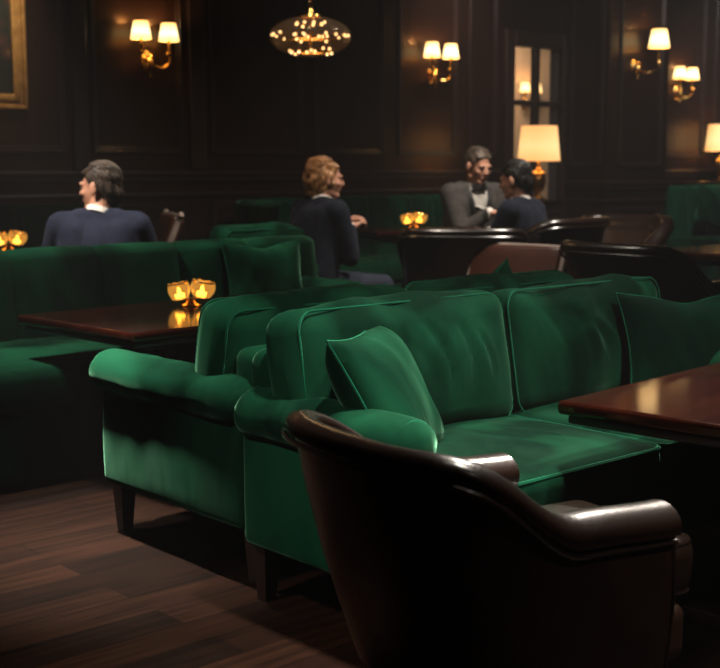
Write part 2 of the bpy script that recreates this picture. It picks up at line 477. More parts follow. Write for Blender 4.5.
# window with four panes, its casing, and the lit hall beyond it
fr = bmesh.new()
cu = (WU0+WU1)/2
for (a, b, z0, z1) in ((WU0-0.10,WU0+0.03,WZ0-0.1,WZ1+0.12),(WU1-0.03,WU1+0.06,WZ0-0.1,WZ1+0.12),(WU0+0.03,WU1-0.03,WZ1-0.03,WZ1+0.12),(WU0+0.03,WU1-0.03,WZ0-0.1,WZ0+0.05)):
    box(fr, ((a+b)/2, WALL, (z0+z1)/2), (b-a, 0.09, z1-z0), 0.01, 2)
box(fr, (cu-0.02, WALL, (WZ0+WZ1)/2), (0.085, 0.06, WZ1-WZ0-0.06), 0.008, 2)
box(fr, (cu, WALL, 1.85), (WU1-WU0-0.06, 0.055, 0.06), 0.008, 2)
win = struct('window_1', fr, 'dark_wood')
pb = bmesh.new(); box(pb, (cu, WALL+0.03, (WZ0+WZ1)/2), (WU1-WU0-0.02, 0.006, WZ1-WZ0-0.02)); 
pane = obj('glass_pane', pb, 'pane', win, smooth=False)
bm = bmesh.new(); box(bm, (11.0, 10.55, CEIL/2), (8.0, 0.1, CEIL)); struct('wall_hall', bm, 'hall_wall')

# ------------------------------------------------------------------ sofas
def arm_roll(length, r, y0, seed, sx=1.0):
    """a stuffed rolled arm along y, rounded ends"""
    bm = bmesh.new(); n, seg = 30, 32; rings = []
    off = Vector((seed*3.1, seed, 0))
    for i in range(n+1):
        t = i/n
        k = 0.06
        e = 1.0
        d = min(t, 1-t)*length
        if d < k: e = math.sqrt(max(0.0, 1-(1-d/k)**2))*0.62+0.38
        ring = []
        for s in range(seg):
            a = 2*PI*s/seg
            p = Vector((math.cos(a)*r*1.05*sx, 0, math.sin(a)*r*0.95))*e
            p.y = y0 + t*length
            wv = 1 + 0.05*noise.noise(Vector((a*0.9, t*4.5, seed))+off) + 0.03*noise.noise(Vector((math.cos(a)*1.5, t*11, math.sin(a)*1.5))+off)
            p.x *= wv; p.z *= wv
            ring.append(bm.verts.new(p))
        rings.append(ring)
    for a, b in zip(rings, rings[1:]):
        for s in range(seg): bm.faces.new((a[s], a[(s+1)%seg], b[(s+1)%seg], b[s]))
    bm.faces.new(rings[0][::-1]); bm.faces.new(rings[-1])
    return bm

def make_sofa(name, label, cat, u, w, rz, W=1.82, D=0.84, seats=2, seat_h=0.475, arm_top=0.625, back_top=0.85, mat='velvet', group=None, legs=True, arm_sides=(-1,1), seed=0, cut=0.0):
    """faces local -y; origin on the floor under the middle of the seat, back plane at y=+D/2"""
    root = thing(name, label, cat, u, w, 0, rz, group)
    hw, hd = W/2, D/2
    aw = 0.15; r = 0.080
    base_z0, base_z1 = 0.17, 0.33
    bm = soft_box((W-0.10, D-0.05, base_z1-base_z0), 0.02, 6, c=(0,0,(base_z0+base_z1)/2), wr=0.002)
    b = obj('base', bm, mat, root)
    bm = soft_box((W-0.10, 0.12, back_top-0.12-base_z0), 0.045, 8, bulge=(0,0.01,0.008), wr=0.004, c=(0, hd-0.07, (back_top-0.12+base_z0)/2), seed=seed+2)
    bf = obj('back_frame', bm, mat, root)
    for s in arm_sides:
        x = s*(hw-0.075)
        L = D-0.02-cut
        bm = soft_box((aw-0.03, L-0.03, arm_top-0.06-base_z0), 0.03, 8, bulge=(0.008,0,0), wr=0.004, freq=(4,4,4), c=(x, cut/2, (arm_top-0.06+base_z0)/2), seed=seed+s)
        ar = obj('arm', bm, mat, root)
        bm = arm_roll(L+0.01, r, -L/2-0.02+cut/2, seed+s+3)
        obj('arm_roll', bm, mat, ar, (x+s*0.018, 0, arm_top-r*0.96))
        bm = bmesh.new()
        tube(bm, [(math.cos(2*PI*k/32)*r*0.86, -L/2+0.012+cut/2, math.sin(2*PI*k/32)*r*0.8) for k in range(32)], 0.006, 6, closed=True)
        obj('piping', bm, 'velvet_piping', ar, (x+s*0.018, 0, arm_top-r*0.96))
    n = seats; iw = W - (2*aw-0.02) * (len(arm_sides)/2)
    x0 = -hw + (aw-0.01 if -1 in arm_sides else 0.0)
    cw = iw/n
    for k in range(n):
        cx = x0 + cw*(k+0.5)
        th = seat_h-base_z1+0.0
        bm = soft_box((cw-0.006, D-0.15, th), 0.035, 10, bulge=(0.004,0.006,0.022), wr=0.006, freq=(3.5,3.5,6), c=(cx, -0.075-0.012, base_z1+th/2), seed=seed+k*7+1)
        sc = obj('seat_cushion', bm, mat, root)
        for zz in (base_z1+th-0.012, base_z1+0.016):
            bm = bmesh.new(); tube(bm, rect_loop((cw-0.006)/2-0.004, (D-0.15)/2-0.004, 0.035), 0.0055, 6, closed=True)
            obj('piping', bm, 'velvet_piping', sc, (cx, -0.087, zz))
    # loose back cushions, running out over the arms
    bw = (W-0.05)/n
    for k in range(n):
        cx = -hw+0.025 + bw*(k+0.5)
        zb, zt = seat_h-0.03, back_top
        hh = zt-zb
        R = Matrix.Rotation(math.radians(-10), 4, 'X')
        rc = random.Random(seed*13+k)
        cr = []
        for q in range(6):
            x = (-0.28 + 0.11*q + rc.uniform(-.03,.03))*bw
            cr.append((x, hh*rc.uniform(0.15,0.38), x + rc.uniform(0.03,0.11), -hh*rc.uniform(0.02,0.34), rc.uniform(0.004,0.010), rc.uniform(0.010,0.018)))
        bm = soft_box((bw-0.012, 0.17, hh), 0.06, 44, bulge=(0.012,0.035,0.018), wr=0.017, freq=(5,4,2.2), creases=cr, rot=R, c=(cx, hd-0.215, zb+hh/2), seed=seed+k*5+2)
        bc = obj('back_cushion', bm, mat, root)
        for yy in (-0.068, 0.068):
            lp = [(p[0], yy, p[1]) for p in rect_loop((bw-0.012)/2-0.008, hh/2-0.006, 0.055)]
            bm = bmesh.new(); tube(bm, [R @ Vector(p) for p in lp], 0.0036, 6, closed=True)
            obj('piping', bm, 'velvet_piping', bc, (cx, hd-0.215, zb+hh/2))
    if legs:
        for sx in (-1, 1):
            for sy in (-1, 1):
                bm = bmesh.new(); x, y = sx*(hw-0.085), sy*(hd-0.050)
                lathe(bm, [(0.026,0),(0.044,0.19)], 4, (0,0,0), Matrix.Rotation(PI/4,4,'Z'))
                obj('leg', bm, 'dark_wood', root, (x, y, 0), smooth=False)
    return root

make_sofa('velvet_sofa', 'green velvet two-seat sofa facing the right-hand table, behind the front leather armchair', 'sofa', 2.835, 2.33, 0, W=1.69, cut=0.15, back_top=0.84, seed=1)
make_sofa('velvet_sofa', 'green velvet sofa back to back with the front sofa, rolled arm above two wooden legs', 'sofa', 2.90, 3.19, PI, W=1.70, back_top=0.825, seed=11)

def channel_back(path, H, z0, chw, thick=0.16, bulge=0.05, roll=0.05, lean=0.06, step=12, ends=True):
    """vertical channels along a plan path [(x,y)] whose seat side is on the right of travel"""
    P = [Vector((p[0], p[1], 0)) for p in path]
    cum = [0.0]
    for a, b in zip(P, P[1:]): cum.append(cum[-1] + (b-a).length)
    L = cum[-1]; nch = max(1, round(L/chw)); bm = bmesh.new()
    def at(s):
        for i in range(len(P)-1):
            if s <= cum[i+1] or i == len(P)-2:
                t = (s-cum[i])/(cum[i+1]-cum[i]); t = max(0, min(1, t))
                a, b = P[i], P[i+1]; d0 = (b-a).normalized()
                dp = (P[i]-P[i-1]).normalized() if i > 0 else d0
                dn = (P[i+2]-P[i+1]).normalized() if i+2 < len(P) else d0
                d = ((dp+d0).normalized()*(1-t) + (d0+dn).normalized()*t).normalized()
                return a.lerp(b, t), Vector((d.y, -d.x, 0))
    # section: (offset towards the seat, z, bulge weight)
    sec = []
    for i in range(9):
        t = i/8; sec.append((thick*0.5 + lean*(1-t), z0 + (H-roll-z0)*t, 1.0 if t > 0.04 else 0.5))
    for i in range(1, 8):
        a = PI*i/8; sec.append((thick*0.5*math.cos(a), H-roll + roll*math.sin(a), 1.0 - 0.8*(i/8)))
    for i in range(4):
        t = i/3; sec.append((-thick*0.5, H-roll - (H-roll-z0)*t, 0.1))
    rings = []
    for k in range(nch*step+1):
        s = L*k/(nch*step); ph = (k % step)/step
        b = math.sqrt(max(0, 1-(2*ph-1)**2)) if k % step else 0.0
        p, nrm = at(s)
        rings.append([bm.verts.new(p + nrm*(o + bulge*(b-0.55)*wt) + Vector((0,0,z + 0.016*(b-0.5)*(wt if z > H-roll-0.001 else 0)))) for o, z, wt in sec])
    m = len(sec)
    for a, b in zip(rings, rings[1:]):
        for i in range(m): bm.faces.new((a[i], b[i], b[(i+1)%m], a[(i+1)%m]))
    if ends: bm.faces.new(rings[0]); bm.faces.new(rings[-1][::-1])
    return bm, L

def make_banquette(name, label, path, H, chw, seat_d, mat='velvet', group=None, seat_h=0.47, cushions=1):
    """path in room (u, w), seat on the right-hand side of travel"""
    c = UW(*path[len(path)//2])
    root = tag(empty(name, c, A), label, 'sofa', group)
    o = path[len(path)//2]
    loc = [(p[0]-o[0], p[1]-o[1]) for p in path]
    bm, L = channel_back(loc, H, 0.30, chw)
    obj('backrest', bm, mat, root)
    # seat: swept strip beside the back
    def strip(d0, d1, z0, z1, mname, mm, rr=0.04):
        bm = bmesh.new(); rings = []
        for i, p in enumerate(loc):
            a = Vector(loc[max(i-1,0)]); b = Vector(loc[min(i+1,len(loc)-1)])
            d = (b-a).normalized(); n = Vector((d.y, -d.x))
            prof = [(d0,z0),(d1-rr*0.3,z0),(d1,z0+rr),(d1,z1-rr),(d1-rr*0.35,z1-rr*0.25),(d1-rr*1.3,z1),(d0+(d1-d0)*0.5,z1+0.012),(d0,z1)]
            rings.append([bm.verts.new((p[0]+n.x*q, p[1]+n.y*q, z)) for q, z in prof])
        for a, b in zip(rings, rings[1:]):
            for k in range(8): bm.faces.new((a[k], b[k], b[(k+1)%8], a[(k+1)%8]))
        bm.faces.new(rings[0]); bm.faces.new(rings[-1][::-1])
        return obj(mname, bm, mm, root, auto=60)
    strip(0.06, seat_d, seat_h-0.15, seat_h, 'seat_cushion', mat)
    strip(-0.06, seat_d-0.05, 0.06, seat_h-0.15, 'base', mat)
    strip(-0.02, seat_d-0.12, 0.0, 0.06, 'plinth', 'dark_wood', 0.01)
    return root

# long channel-backed sofa on the left with its rolled arm
left = make_banquette('channel_back_sofa', 'long green channel-backed velvet sofa behind the left-hand table, rolled arm at its right end',
               [(x, 5.10) for x in (1.2,1.8,2.4,3.0,3.6,4.22)][::1], 0.86, 0.42, 0.90)
bm = arm_roll(0.56, 0.085, -0.28, 5)
la = obj('arm_roll', bm, 'velvet', left, (4.10-3.0, 4.82-5.10, 0.575))
bm = soft_box((0.13, 0.52, 0.46), 0.03, 8, wr=0.004, c=(4.09-3.0, 4.82-5.10, 0.36)); obj('arm', bm, 'velvet', left)

# the sofa standing back to back behind it
make_sofa('velvet_sofa', 'low green velvet sofa seating the man in navy, behind the long channel-backed sofa', 'sofa', 3.02, 5.68, PI, W=1.5, D=0.80, seats=2, back_top=0.76, arm_top=0.60, seat_h=0.38, seed=31, mat='velvet_dark_shaded')
make_sofa('velvet_armchair', 'green velvet armchair turned away, behind the right end of the long channel-backed sofa', 'armchair', 4.30, 5.86, PI, W=0.64, D=0.80, seats=1, back_top=0.89, arm_top=0.70, seat_h=0.42, seed=41, mat='velvet')

# wall banquettes
def arc(cx, cw, r, a0, a1, n=10):
    return [(cx + r*math.cos(math.radians(a0+(a1-a0)*i/n)), cw + r*math.sin(math.radians(a0+(a1-a0)*i/n))) for i in range(n+1)]
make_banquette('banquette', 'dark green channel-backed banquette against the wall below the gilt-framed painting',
               [(x, 7.95) for x in (1.6,2.4,3.2,4.0,4.78)], 0.96, 0.40, 0.75, mat='velvet_dark_shaded')
make_banquette('banquette', 'green channel-backed banquette curving along the wall behind the wavy-haired man',
               [(5.72,7.15)] + arc(6.12, 7.55, 0.40, 180, 90, 6) + [(6.6,7.95),(7.2,7.95),(7.8,7.95),(8.25,7.95)], 0.97, 0.27, 0.72)
make_banquette('banquette', 'green channel-backed banquette in the far right bay, under the small double sconce',
               [(x, 7.72) for x in (11.3,11.9,12.5,13.1,13.8)], 1.02, 0.36, 0.70)

# ------------------------------------------------------------------ throw pillows
throw_pillow('bright green velvet pillow standing on its corner against the near arm of the front sofa', 2.19, 2.325, 0.62, 30, 30, 0, (0.39,0.40,0.18), 3)
throw_pillow('shade-darkened green velvet pillow at the far end of the front sofa, beside the right-hand table', 3.57, 2.31, 0.625, -14, 16, 2, (0.58,0.37,0.16), 8, mat='velvet_dark_shaded', dent=0.06)  # darker velvet stands for the shade on this pillow
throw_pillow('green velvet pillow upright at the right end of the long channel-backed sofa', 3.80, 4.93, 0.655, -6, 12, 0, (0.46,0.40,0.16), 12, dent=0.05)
throw_pillow('dark green velvet pillow leaning at the left edge of the photo on the long sofa', 1.98, 4.72, 0.67, 30, 20, 8, (0.46,0.44,0.17), 17, mat='velvet_dark_shaded')
throw_pillow('small green velvet pillow whose top corner shows over the back of the rear-facing sofa', 3.36, 3.02, 0.66, 180, 14, 40, (0.34,0.34,0.14), 21)
throw_pillow('green velvet pillow at the left end of the curved wall banquette, behind the wavy-haired man', 6.02, 7.35, 0.70, -60, 15, 20, (0.42,0.42,0.15), 25)
throw_pillow('crumpled green velvet pillow against the far right banquette', 11.85, 7.45, 0.76, -10, 16, 22, (0.48,0.46,0.17), 28, mat='velvet')

# ------------------------------------------------------------------ tables
def make_table(name, label, u, w, rz, L, D, H, feet='steel', top_t=0.035, cols=2, inset=0.45):
    root = thing(name, label, 'table', u, w, 0, rz)
    bm = bmesh.new()
    box(bm, (0,0,H-top_t/2), (L, D, top_t), 0.012, 3); obj('tabletop', bm, 'mahogany', root, auto=8)
    bm = bmesh.new(); box(bm, (0,0,H-top_t-0.012), (L-0.04, D-0.04, 0.024), 0.008, 2); box(bm, (0,0,H-top_t-0.04), (L-0.36, D-0.30, 0.04), 0.004, 1)
    obj('apron', bm, 'dark_wood', root)
    xs = [0] if cols == 1 else [-L/2+inset, L/2-inset]
    for x in xs:
        bm = bmesh.new(); lathe(bm, [(0.075,0.04),(0.06,0.07),(0.04,0.12),(0.035,0.3),(0.045,0.38),(0.035,0.44),(0.06,H-top_t-0.06)], 20)
        pd = obj('pedestal', bm, 'dark_wood', root, (x,0,0))
        bm = bmesh.new()
        for k in range(2):
            d = (0.07, D*0.7, 0.04) if k == 0 else (D*0.5, 0.07, 0.04)
            box(bm, (0,0,0.03), d, 0.008, 2)
        obj('foot', bm, 'dark_wood', pd)
        for s in (-1, 1):
            bm = bmesh.new(); box(bm, (0, s*D*0.34, 0.018), (0.078, 0.05, 0.036), 0.008, 2); obj('foot_cap', bm, feet, pd)
    return root
R7 = math.radians(5)
make_table('mahogany_table', 'polished mahogany table at the right edge, reflecting a sconce, in front of the front sofa', 3.15, 1.575, R7, 1.50, 0.80, 0.65)
make_table('mahogany_table', 'long polished mahogany table on the left carrying a gold candle holder', 3.13, 4.11, math.radians(3), 1.80, 0.78, 0.65)
make_table('mahogany_table', 'low mahogany table reflecting lamplight at the far right, before the right-hand banquette', 7.75, 4.62, 0, 1.3, 0.75, 0.66)
make_table('mahogany_table', 'small dark table with a gold candle holder in front of the wavy-haired man', 6.15, 6.32, math.radians(-20), 0.78, 0.70, 0.79, cols=1)
make_table('mahogany_table', 'small dark table between the grey-suited man and the black-haired man', 6.30, 5.60, math.radians(-20), 0.46, 0.42, 0.82, cols=1)
make_table('mahogany_table', 'dark table mostly hidden behind the long sofa, holding the leftmost candle holder', 3.40, 6.92, 0, 0.6, 0.5, 0.72, cols=1)

# ------------------------------------------------------------------ candle holders: two gilded glass bowls on one foot
def make_votive(label, u, w, z, sc=1.0):
    root = thing('candle_holder', label, 'candle holder', u, w, z, -A, 'gold glass candle holders')
    root.scale = (sc, sc, sc)
    bm = bmesh.new(); lathe(bm, [(0.042,0.0),(0.044,0.004),(0.022,0.012),(0.016,0.022),(0.03,0.032),(0.0,0.034)], 24); obj('foot', bm, 'brass', root)
    for s, R, zz in ((-1, 0.046, 0.024), (1, 0.052, 0.030)):
        bm = bmesh.new(); seg = 20
        prof = [(0.012,0.0),(0.034,0.006),(R*0.92,0.026),(R,0.044),(R*0.93,0.062),(R*0.86,0.070)]
        prof = prof + [(r-0.004, h+0.001) for r, h in reversed(prof[1:])]
        rings = []
        for r, h in prof:
            rings.append([bm.verts.new((r*(1+0.05*math.cos(8*2*PI*i/seg/2.5))*math.cos(2*PI*i/seg), r*math.sin(2*PI*i/seg), h + 0.004*math.cos(6*2*PI*i/seg)*(h > 0.05))) for i in range(seg)])
        for a, b in zip(rings, rings[1:]):
            for i in range(seg): bm.faces.new((a[i], a[(i+1)%seg], b[(i+1)%seg], b[i]))
        bm.faces.new(rings[0][::-1]); bm.faces.new(rings[-1])
        bowl = obj('glass_bowl', bm, 'votive_glass', root, (s*0.040, 0.012*s, zz), (0, s*math.radians(10), 0))
        bm = bmesh.new(); tube(bm, [((R*0.9)*math.cos(2*PI*i/24), (R*0.9)*math.sin(2*PI*i/24), 0.069) for i in range(24)], 0.0035, 6, closed=True)
        obj('gilt_rim', bm, 'brass', bowl)
        bm = bmesh.new(); lathe(bm, [(0.0,0.010),(0.020,0.010),(0.021,0.026),(0.006,0.028),(0.009,0.036),(0.006,0.046),(0.0,0.056)], 14)
        obj('candle', bm, 'flame', bowl)
    return root
make_votive('gold glass candle holder with two bowls on the long left-hand table', 2.90, 4.27, 0.65, 1.0)
make_votive('gold glass candle holder on the small table in front of the wavy-haired man', 6.26, 6.38, 0.79, 1.0)
make_votive('gold glass candle holder at the left edge behind the long sofa', 3.44, 7.00, 0.72, 1.1)

# ------------------------------------------------------------------ barrel armchairs
def make_barrel(name, label, u, w, rz, group=None, W=0.55, D=0.60, arm=0.565, back=0.72, leather='leather', rim='leather_rim'):
    """faces local -y"""
    root = thing(name, label, 'armchair', u, w, 0, rz, group)
    hw = W/2; R = hw-0.015
    path = []; n1, n2 = 10, 26
    y_front, y_c = -D/2+0.03, D/2-R-0.0
    for i in range(n1): path.append((hw, y_front + (y_c-y_front)*i/n1, 1, 0))
    for i in range(n2+1):
        a = PI*i/n2
        # squarish U
        cx, cy = math.cos(a), math.sin(a)
        k = (abs(cx)**3.4 + abs(cy)**3.4)**(-1/3.4)
        path.append((hw*cx*k, y_c + R*cy*k, cx, cy))
    for i in range(1, n1+1): path.append((-hw, y_c + (y_front-y_c)*i/n1, -1, 0))
    m = len(path)
    def smooth(t): t = max(0,min(1,t)); return t*t*(3-2*t)
    outer, rimpts, secs = [], [], []
    for i, (x, y, nx, ny) in enumerate(path):
        nl = math.hypot(nx, ny); nx, ny = nx/nl, ny/nl
        f = smooth((y - (y_c-0.06))/0.30)               # 0 on the arms, 1 across the back
        top = arm + (back-arm)*f + 0.012*(1-f)*smooth((y_front+0.25-y)/0.25)*(-1)
        rr = 0.042*(1-f) + 0.024*f                      # roll radius
        th = 0.070*(1-f) + 0.055*f
        lean = 0.075*f + 0.012
        sec = []
        for t in (0, 0.25, 0.5, 0.75, 1.0):
            z = 0.20 + (top-rr-0.20)*t
            sec.append((lean*(z-0.45)/0.4 - 0.03*(1-t)*f + 0.012*math.sin(PI*t), z))
        topo = lean*(top-0.45)/0.4
        for k in range(0, 11):
            a = math.radians(-20 + 220*k/10)
            cxo = topo - th/2 + 0.004
            sec.append((cxo + (rr+th*0.16)*math.cos(a)*(1.0), top - rr + rr*math.sin(a)))
        for t in (0.85, 0.55, 0.25, 0.0):
            z = 0.30 + (top-rr-0.30)*t
            sec.append((lean*(z-0.45)/0.4 - th - 0.035*(1-t)*f, z))
        sec.append((lean*(0.2-0.45)/0.4 - th, 0.20))
        secs.append([Vector((x + nx*o, y + ny*o, z)) for o, z in sec])
        rimpts.append(Vector((x + nx*(topo+0.012), y + ny*(topo+0.012), top-rr*1.75)))
    K = len(secs[0]); rim0, rim1 = 4, 16
    bm = bmesh.new(); V = [[bm.verts.new(p) for p in s] for s in secs]
    for a, b in zip(V, V[1:]):
        for k in range(K): bm.faces.new((a[k], b[k], b[(k+1)%K], a[(k+1)%K]))
    bm.faces.new(V[0]); bm.faces.new(V[-1][::-1])
    shell = obj('shell', bm, leather, root, auto=50)
    # padded rim roll along arms and back, its own part
    bm = bmesh.new(); V = []
    for s in secs:
        q = s[rim0:rim1+1]; c = sum(q, Vector())/len(q)
        V.append([bm.verts.new(c + (p-c)*1.06) for p in q])
    for a, b in zip(V, V[1:]):
        for k in range(len(a)): bm.faces.new((a[k], b[k], b[(k+1)%len(a)], a[(k+1)%len(a)]))
    bm.faces.new(V[0]); bm.faces.new(V[-1][::-1])
    obj('rolled_rim', bm, rim, root, auto=50)
    bm = bmesh.new(); tube(bm, rimpts, 0.006, 6); obj('piping', bm, rim, shell)
    # front arm panels' edge piping
    for s in (secs[0], secs[-1]):
        bm = bmesh.new(); tube(bm, [s[0]+Vector((0,-0.002,0)), s[2]+Vector((0,-0.002,0)), s[4]+Vector((0,-0.002,0))], 0.005, 6); obj('piping', bm, rim, shell)
    sw = W-0.17
    bm = soft_box((sw+0.03, D-0.06, 0.13), 0.03, 8, c=(0, -0.14, 0.235)); obj('seat_base', bm, leather, root)
    bm = soft_box((sw, D-0.02, 0.14), 0.045, 10, bulge=(0,0.012,0.025), wr=0.006, c=(0, -0.165, 0.370), seed=4); sc = obj('seat_cushion', bm, rim, root)
    for z in (0.315, 0.425):
        bm = bmesh.new(); tube(bm, rect_loop(sw/2-0.008, (D-0.02)/2-0.006, 0.040), 0.006, 6, closed=True); obj('piping', bm, rim, sc, (0,-0.165,z))
    for sx in (-1, 1):
        for sy in (-1, 1):
            bm = bmesh.new(); lathe(bm, [(0.018,0),(0.032,0.20)], 12); obj('leg', bm, 'dark_wood', root, (sx*(hw-0.09), sy*(D/2-0.13)-0.06, 0))
    return root

FRONT = make_barrel('barrel_armchair', 'large dark brown leather barrel armchair in the foreground, seen from behind', 1.85, 1.685, PI/2-math.radians(9))
def chair_at(X, Y, dx, dy, label, sc=1.22):
    c = copy_tree(FRONT); c.location = (X, Y, 0); c.rotation_euler = (0,0,math.atan2(dx, -dy)); c['label'] = label
    c.scale = (sc, sc, sc); return c
def facing(dx, dy):                     # world facing -> rotation about z relative to the room
    return math.atan2(dx, -dy) - A
chair_at(1.47, 6.10, 0.74, 0.60, 'dark leather barrel armchair just beyond the sofa backs, facing the far right table', 1.2)
chair_at(0.62, 7.42, 0.10, 1, 'dark leather barrel armchair with its back to us below the gold candle holder', 1.22)
chair_at(1.10, 8.02, -0.75, 0.66, 'leather barrel armchair holding the black-haired man, seen from behind', 1.26)
chair_at(1.72, 8.70, -0.62, -0.78, 'leather barrel armchair turned towards us, half hidden behind the others, left of the pier', 1.22)

def make_side_chair(label, u, w, rz, group=None):
    root = thing('leather_side_chair', label, 'chair', u, w, 0, rz, group)
    R = Matrix.Rotation(math.radians(-22), 4, 'X')
    bm = soft_box((0.50, 0.07, 0.46), 0.02, 8, bulge=(0,0.008,0), wr=0.003, rot=R, c=(0, 0.30, 0.60)); bk = obj('backrest', bm, 'leather_red', root)
    bm = bmesh.new()
    lp = [(0.252,-0.0,-0.2),(0.252,0,0.21),(0.235,0,0.232),(-0.235,0,0.232),(-0.252,0,0.21),(-0.252,0,-0.2)]
    tube(bm, [R @ Vector(p) + Vector((0,0.30,0.60)) for p in spline(lp, 5)], 0.017, 8); obj('edge_roll', bm, 'leather_pale', bk)
    bm = soft_box((0.52, 0.50, 0.12), 0.035, 8, bulge=(0,0,0.015), c=(0,-0.02,0.39)); obj('seat', bm, 'leather_red', root)
    for sx in (-1, 1):
        for sy in (-1, 1):
            bm = bmesh.new(); lathe(bm, [(0.014,0),(0.022,0.34)], 12); obj('leg', bm, 'dark_wood', root, (sx*0.21, -0.02+sy*0.2, 0))
    return root
make_side_chair('reddish brown leather chair with a reclined flat back, just beyond the sofa backs', 4.89, 4.46, facing(-0.62, -0.78)).scale = (1.12,1.0,0.96)
make_side_chair('reddish leather chair with a pale edge, behind the shoulder of the man in navy', 4.00, 6.84, facing(-0.95, -0.3)).scale = (1.12,1.12,1.12)

# low stool under the wavy-haired man
st = thing('round_stool', 'dark round stool under the wavy-haired man', 'stool', 4.98, 6.06, 0)
bm = bmesh.new(); lathe(bm, [(0.0,0.30),(0.20,0.30),(0.235,0.32),(0.24,0.37),(0.225,0.405),(0.0,0.415)], 28); obj('seat', bm, 'leather', st)
for k in range(4):
    bm = bmesh.new(); lathe(bm, [(0.014,0),(0.02,0.31)], 10); obj('leg', bm, 'dark_wood', st, (0.15*math.cos(PI/4+k*PI/2), 0.15*math.sin(PI/4+k*PI/2), 0))

# ------------------------------------------------------------------ lights that belong to the room
def make_sconce(label, u, w, z, sides=(-1,1), sc=1.0, watts=4.0):
    """origin on the wall at the height of the back plate; faces local -y"""
    root = thing('sconce', label, 'sconce', u, w, z, 0, 'brass wall sconces with cream shades')
    bm = bmesh.new(); RX = Matrix.Rotation(PI/2, 4, 'X')
    lathe(bm, [(0.050,0.0),(0.052,0.008),(0.040,0.016),(0.022,0.03),(0.020,0.045),(0.0,0.05)], 24, mat=RX @ Matrix.Diagonal((1,1.5,1,1)))
    obj('back_plate', bm, 'brass', root)
    bm = bmesh.new(); lathe(bm, [(0.0,-0.13),(0.008,-0.122),(0.012,-0.105),(0.006,-0.09),(0.018,-0.07),(0.034,-0.035),(0.028,0.0),(0.016,0.02),(0.024,0.034),(0.010,0.055),(0.0,0.062)], 18, (0,-0.055,0))
    obj('stem', bm, 'brass', root)
    for s in sides:
        x, y = s*0.122*sc, -0.135*sc
        bm = bmesh.new()
        tube(bm, spline([(0,-0.055,0.0),(x*0.35,-0.075,-0.045),(x*0.75,-0.11,-0.05),(x,y,-0.01),(x,y,0.05)], 7), 0.0085, 8)
        bm2 = bm; arm = obj('arm', bm2, 'brass', root)
        bm = bmesh.new(); lathe(bm, [(0.010,0.03),(0.030,0.048),(0.028,0.056),(0.013,0.062),(0.013,0.15),(0.0,0.15)], 16, (x,y,0)); obj('candle_cup', bm, 'brass', arm)
        bm = bmesh.new(); open_cone(bm, 0.078*sc, 0.054*sc, 0.130*sc, 0.003, 40)
        sh = obj('lamp_shade', bm, 'shade', root, (x, y, 0.125*sc+0.02))
        bm = bmesh.new(); lathe(bm, [(0.0,0.0),(0.014,0.012),(0.017,0.03),(0.008,0.055),(0.0,0.06)], 12); obj('bulb', bm, 'bulb', sh, (0,0,0.03))
        ld = bpy.data.lights.new('sconce_light', 'POINT'); ld.energy = watts; ld.color = (1.0,0.58,0.24); ld.shadow_soft_size = 0.02
        lo = link(bpy.data.objects.new('sconce_light', ld), root, (x, y, 0.125*sc+0.02+0.12*sc))
    return root
make_sconce('double brass wall sconce on the left panel, above the man in navy', 5.20, WALL, 2.015)
make_sconce('double brass wall sconce on the middle panel, above the curved banquette', 8.26, WALL, 2.06)
make_sconce('double brass wall sconce in the far right bay, above the banquette', 12.18, WALL, 2.05)
make_sconce('large single-arm brass sconce with one shade on the pier', 10.62, PF, 2.22, sides=(1,), sc=1.38, watts=6.0)
make_sconce('small double brass sconce seen through the window', 12.25, 10.50, 2.02, sc=0.9, watts=2.5)

def make_lamp(label, u, w, z, sc=1.0):
    root = thing('table_lamp', label, 'lamp', u, w, z, 0, 'brass table lamps')
    root.scale = (sc,sc,sc)
    bm = bmesh.new(); lathe(bm, [(0.0,0),(0.075,0),(0.078,0.012),(0.05,0.022),(0.03,0.04),(0.034,0.055),(0.02,0.07)], 28); obj('base', bm, 'brass', root)
    bm = bmesh.new(); lathe(bm, [(0.018,0.066),(0.045,0.09),(0.068,0.14),(0.074,0.19),(0.064,0.225),(0.055,0.235)], 28); obj('body', bm, 'brass_dark', root)
    bm = bmesh.new(); lathe(bm, [(0.055,0.232),(0.078,0.238),(0.080,0.25),(0.05,0.262),(0.026,0.275),(0.03,0.29),(0.014,0.30),(0.012,0.42),(0.0,0.42)], 28); obj('neck', bm, 'brass', root)
    bm = bmesh.new(); open_cone(bm, 0.197, 0.165, 0.32, 0.004, 48); sh = obj('lamp_shade', bm, 'shade_lamp', root, (0,0,0.36))
    bm = bmesh.new(); lathe(bm, [(0.0,0.0),(0.022,0.02),(0.03,0.05),(0.018,0.085),(0.0,0.095)], 14); obj('bulb', bm, 'bulb', sh, (0,0,0.07))
    ld = bpy.data.lights.new('lamp_light', 'POINT'); ld.energy = 7; ld.color = (1.0,0.60,0.26); ld.shadow_soft_size = 0.04
    link(bpy.data.objects.new('lamp_light', ld), root, (0,0,0.56))
    return root
make_lamp('brass table lamp with a cream shade on the sideboard before the window', 8.98, 7.50, 0.915)
make_lamp('brass table lamp with a cream shade at the right edge, behind the far banquette', 12.82, 7.98, 1.06, 0.95)

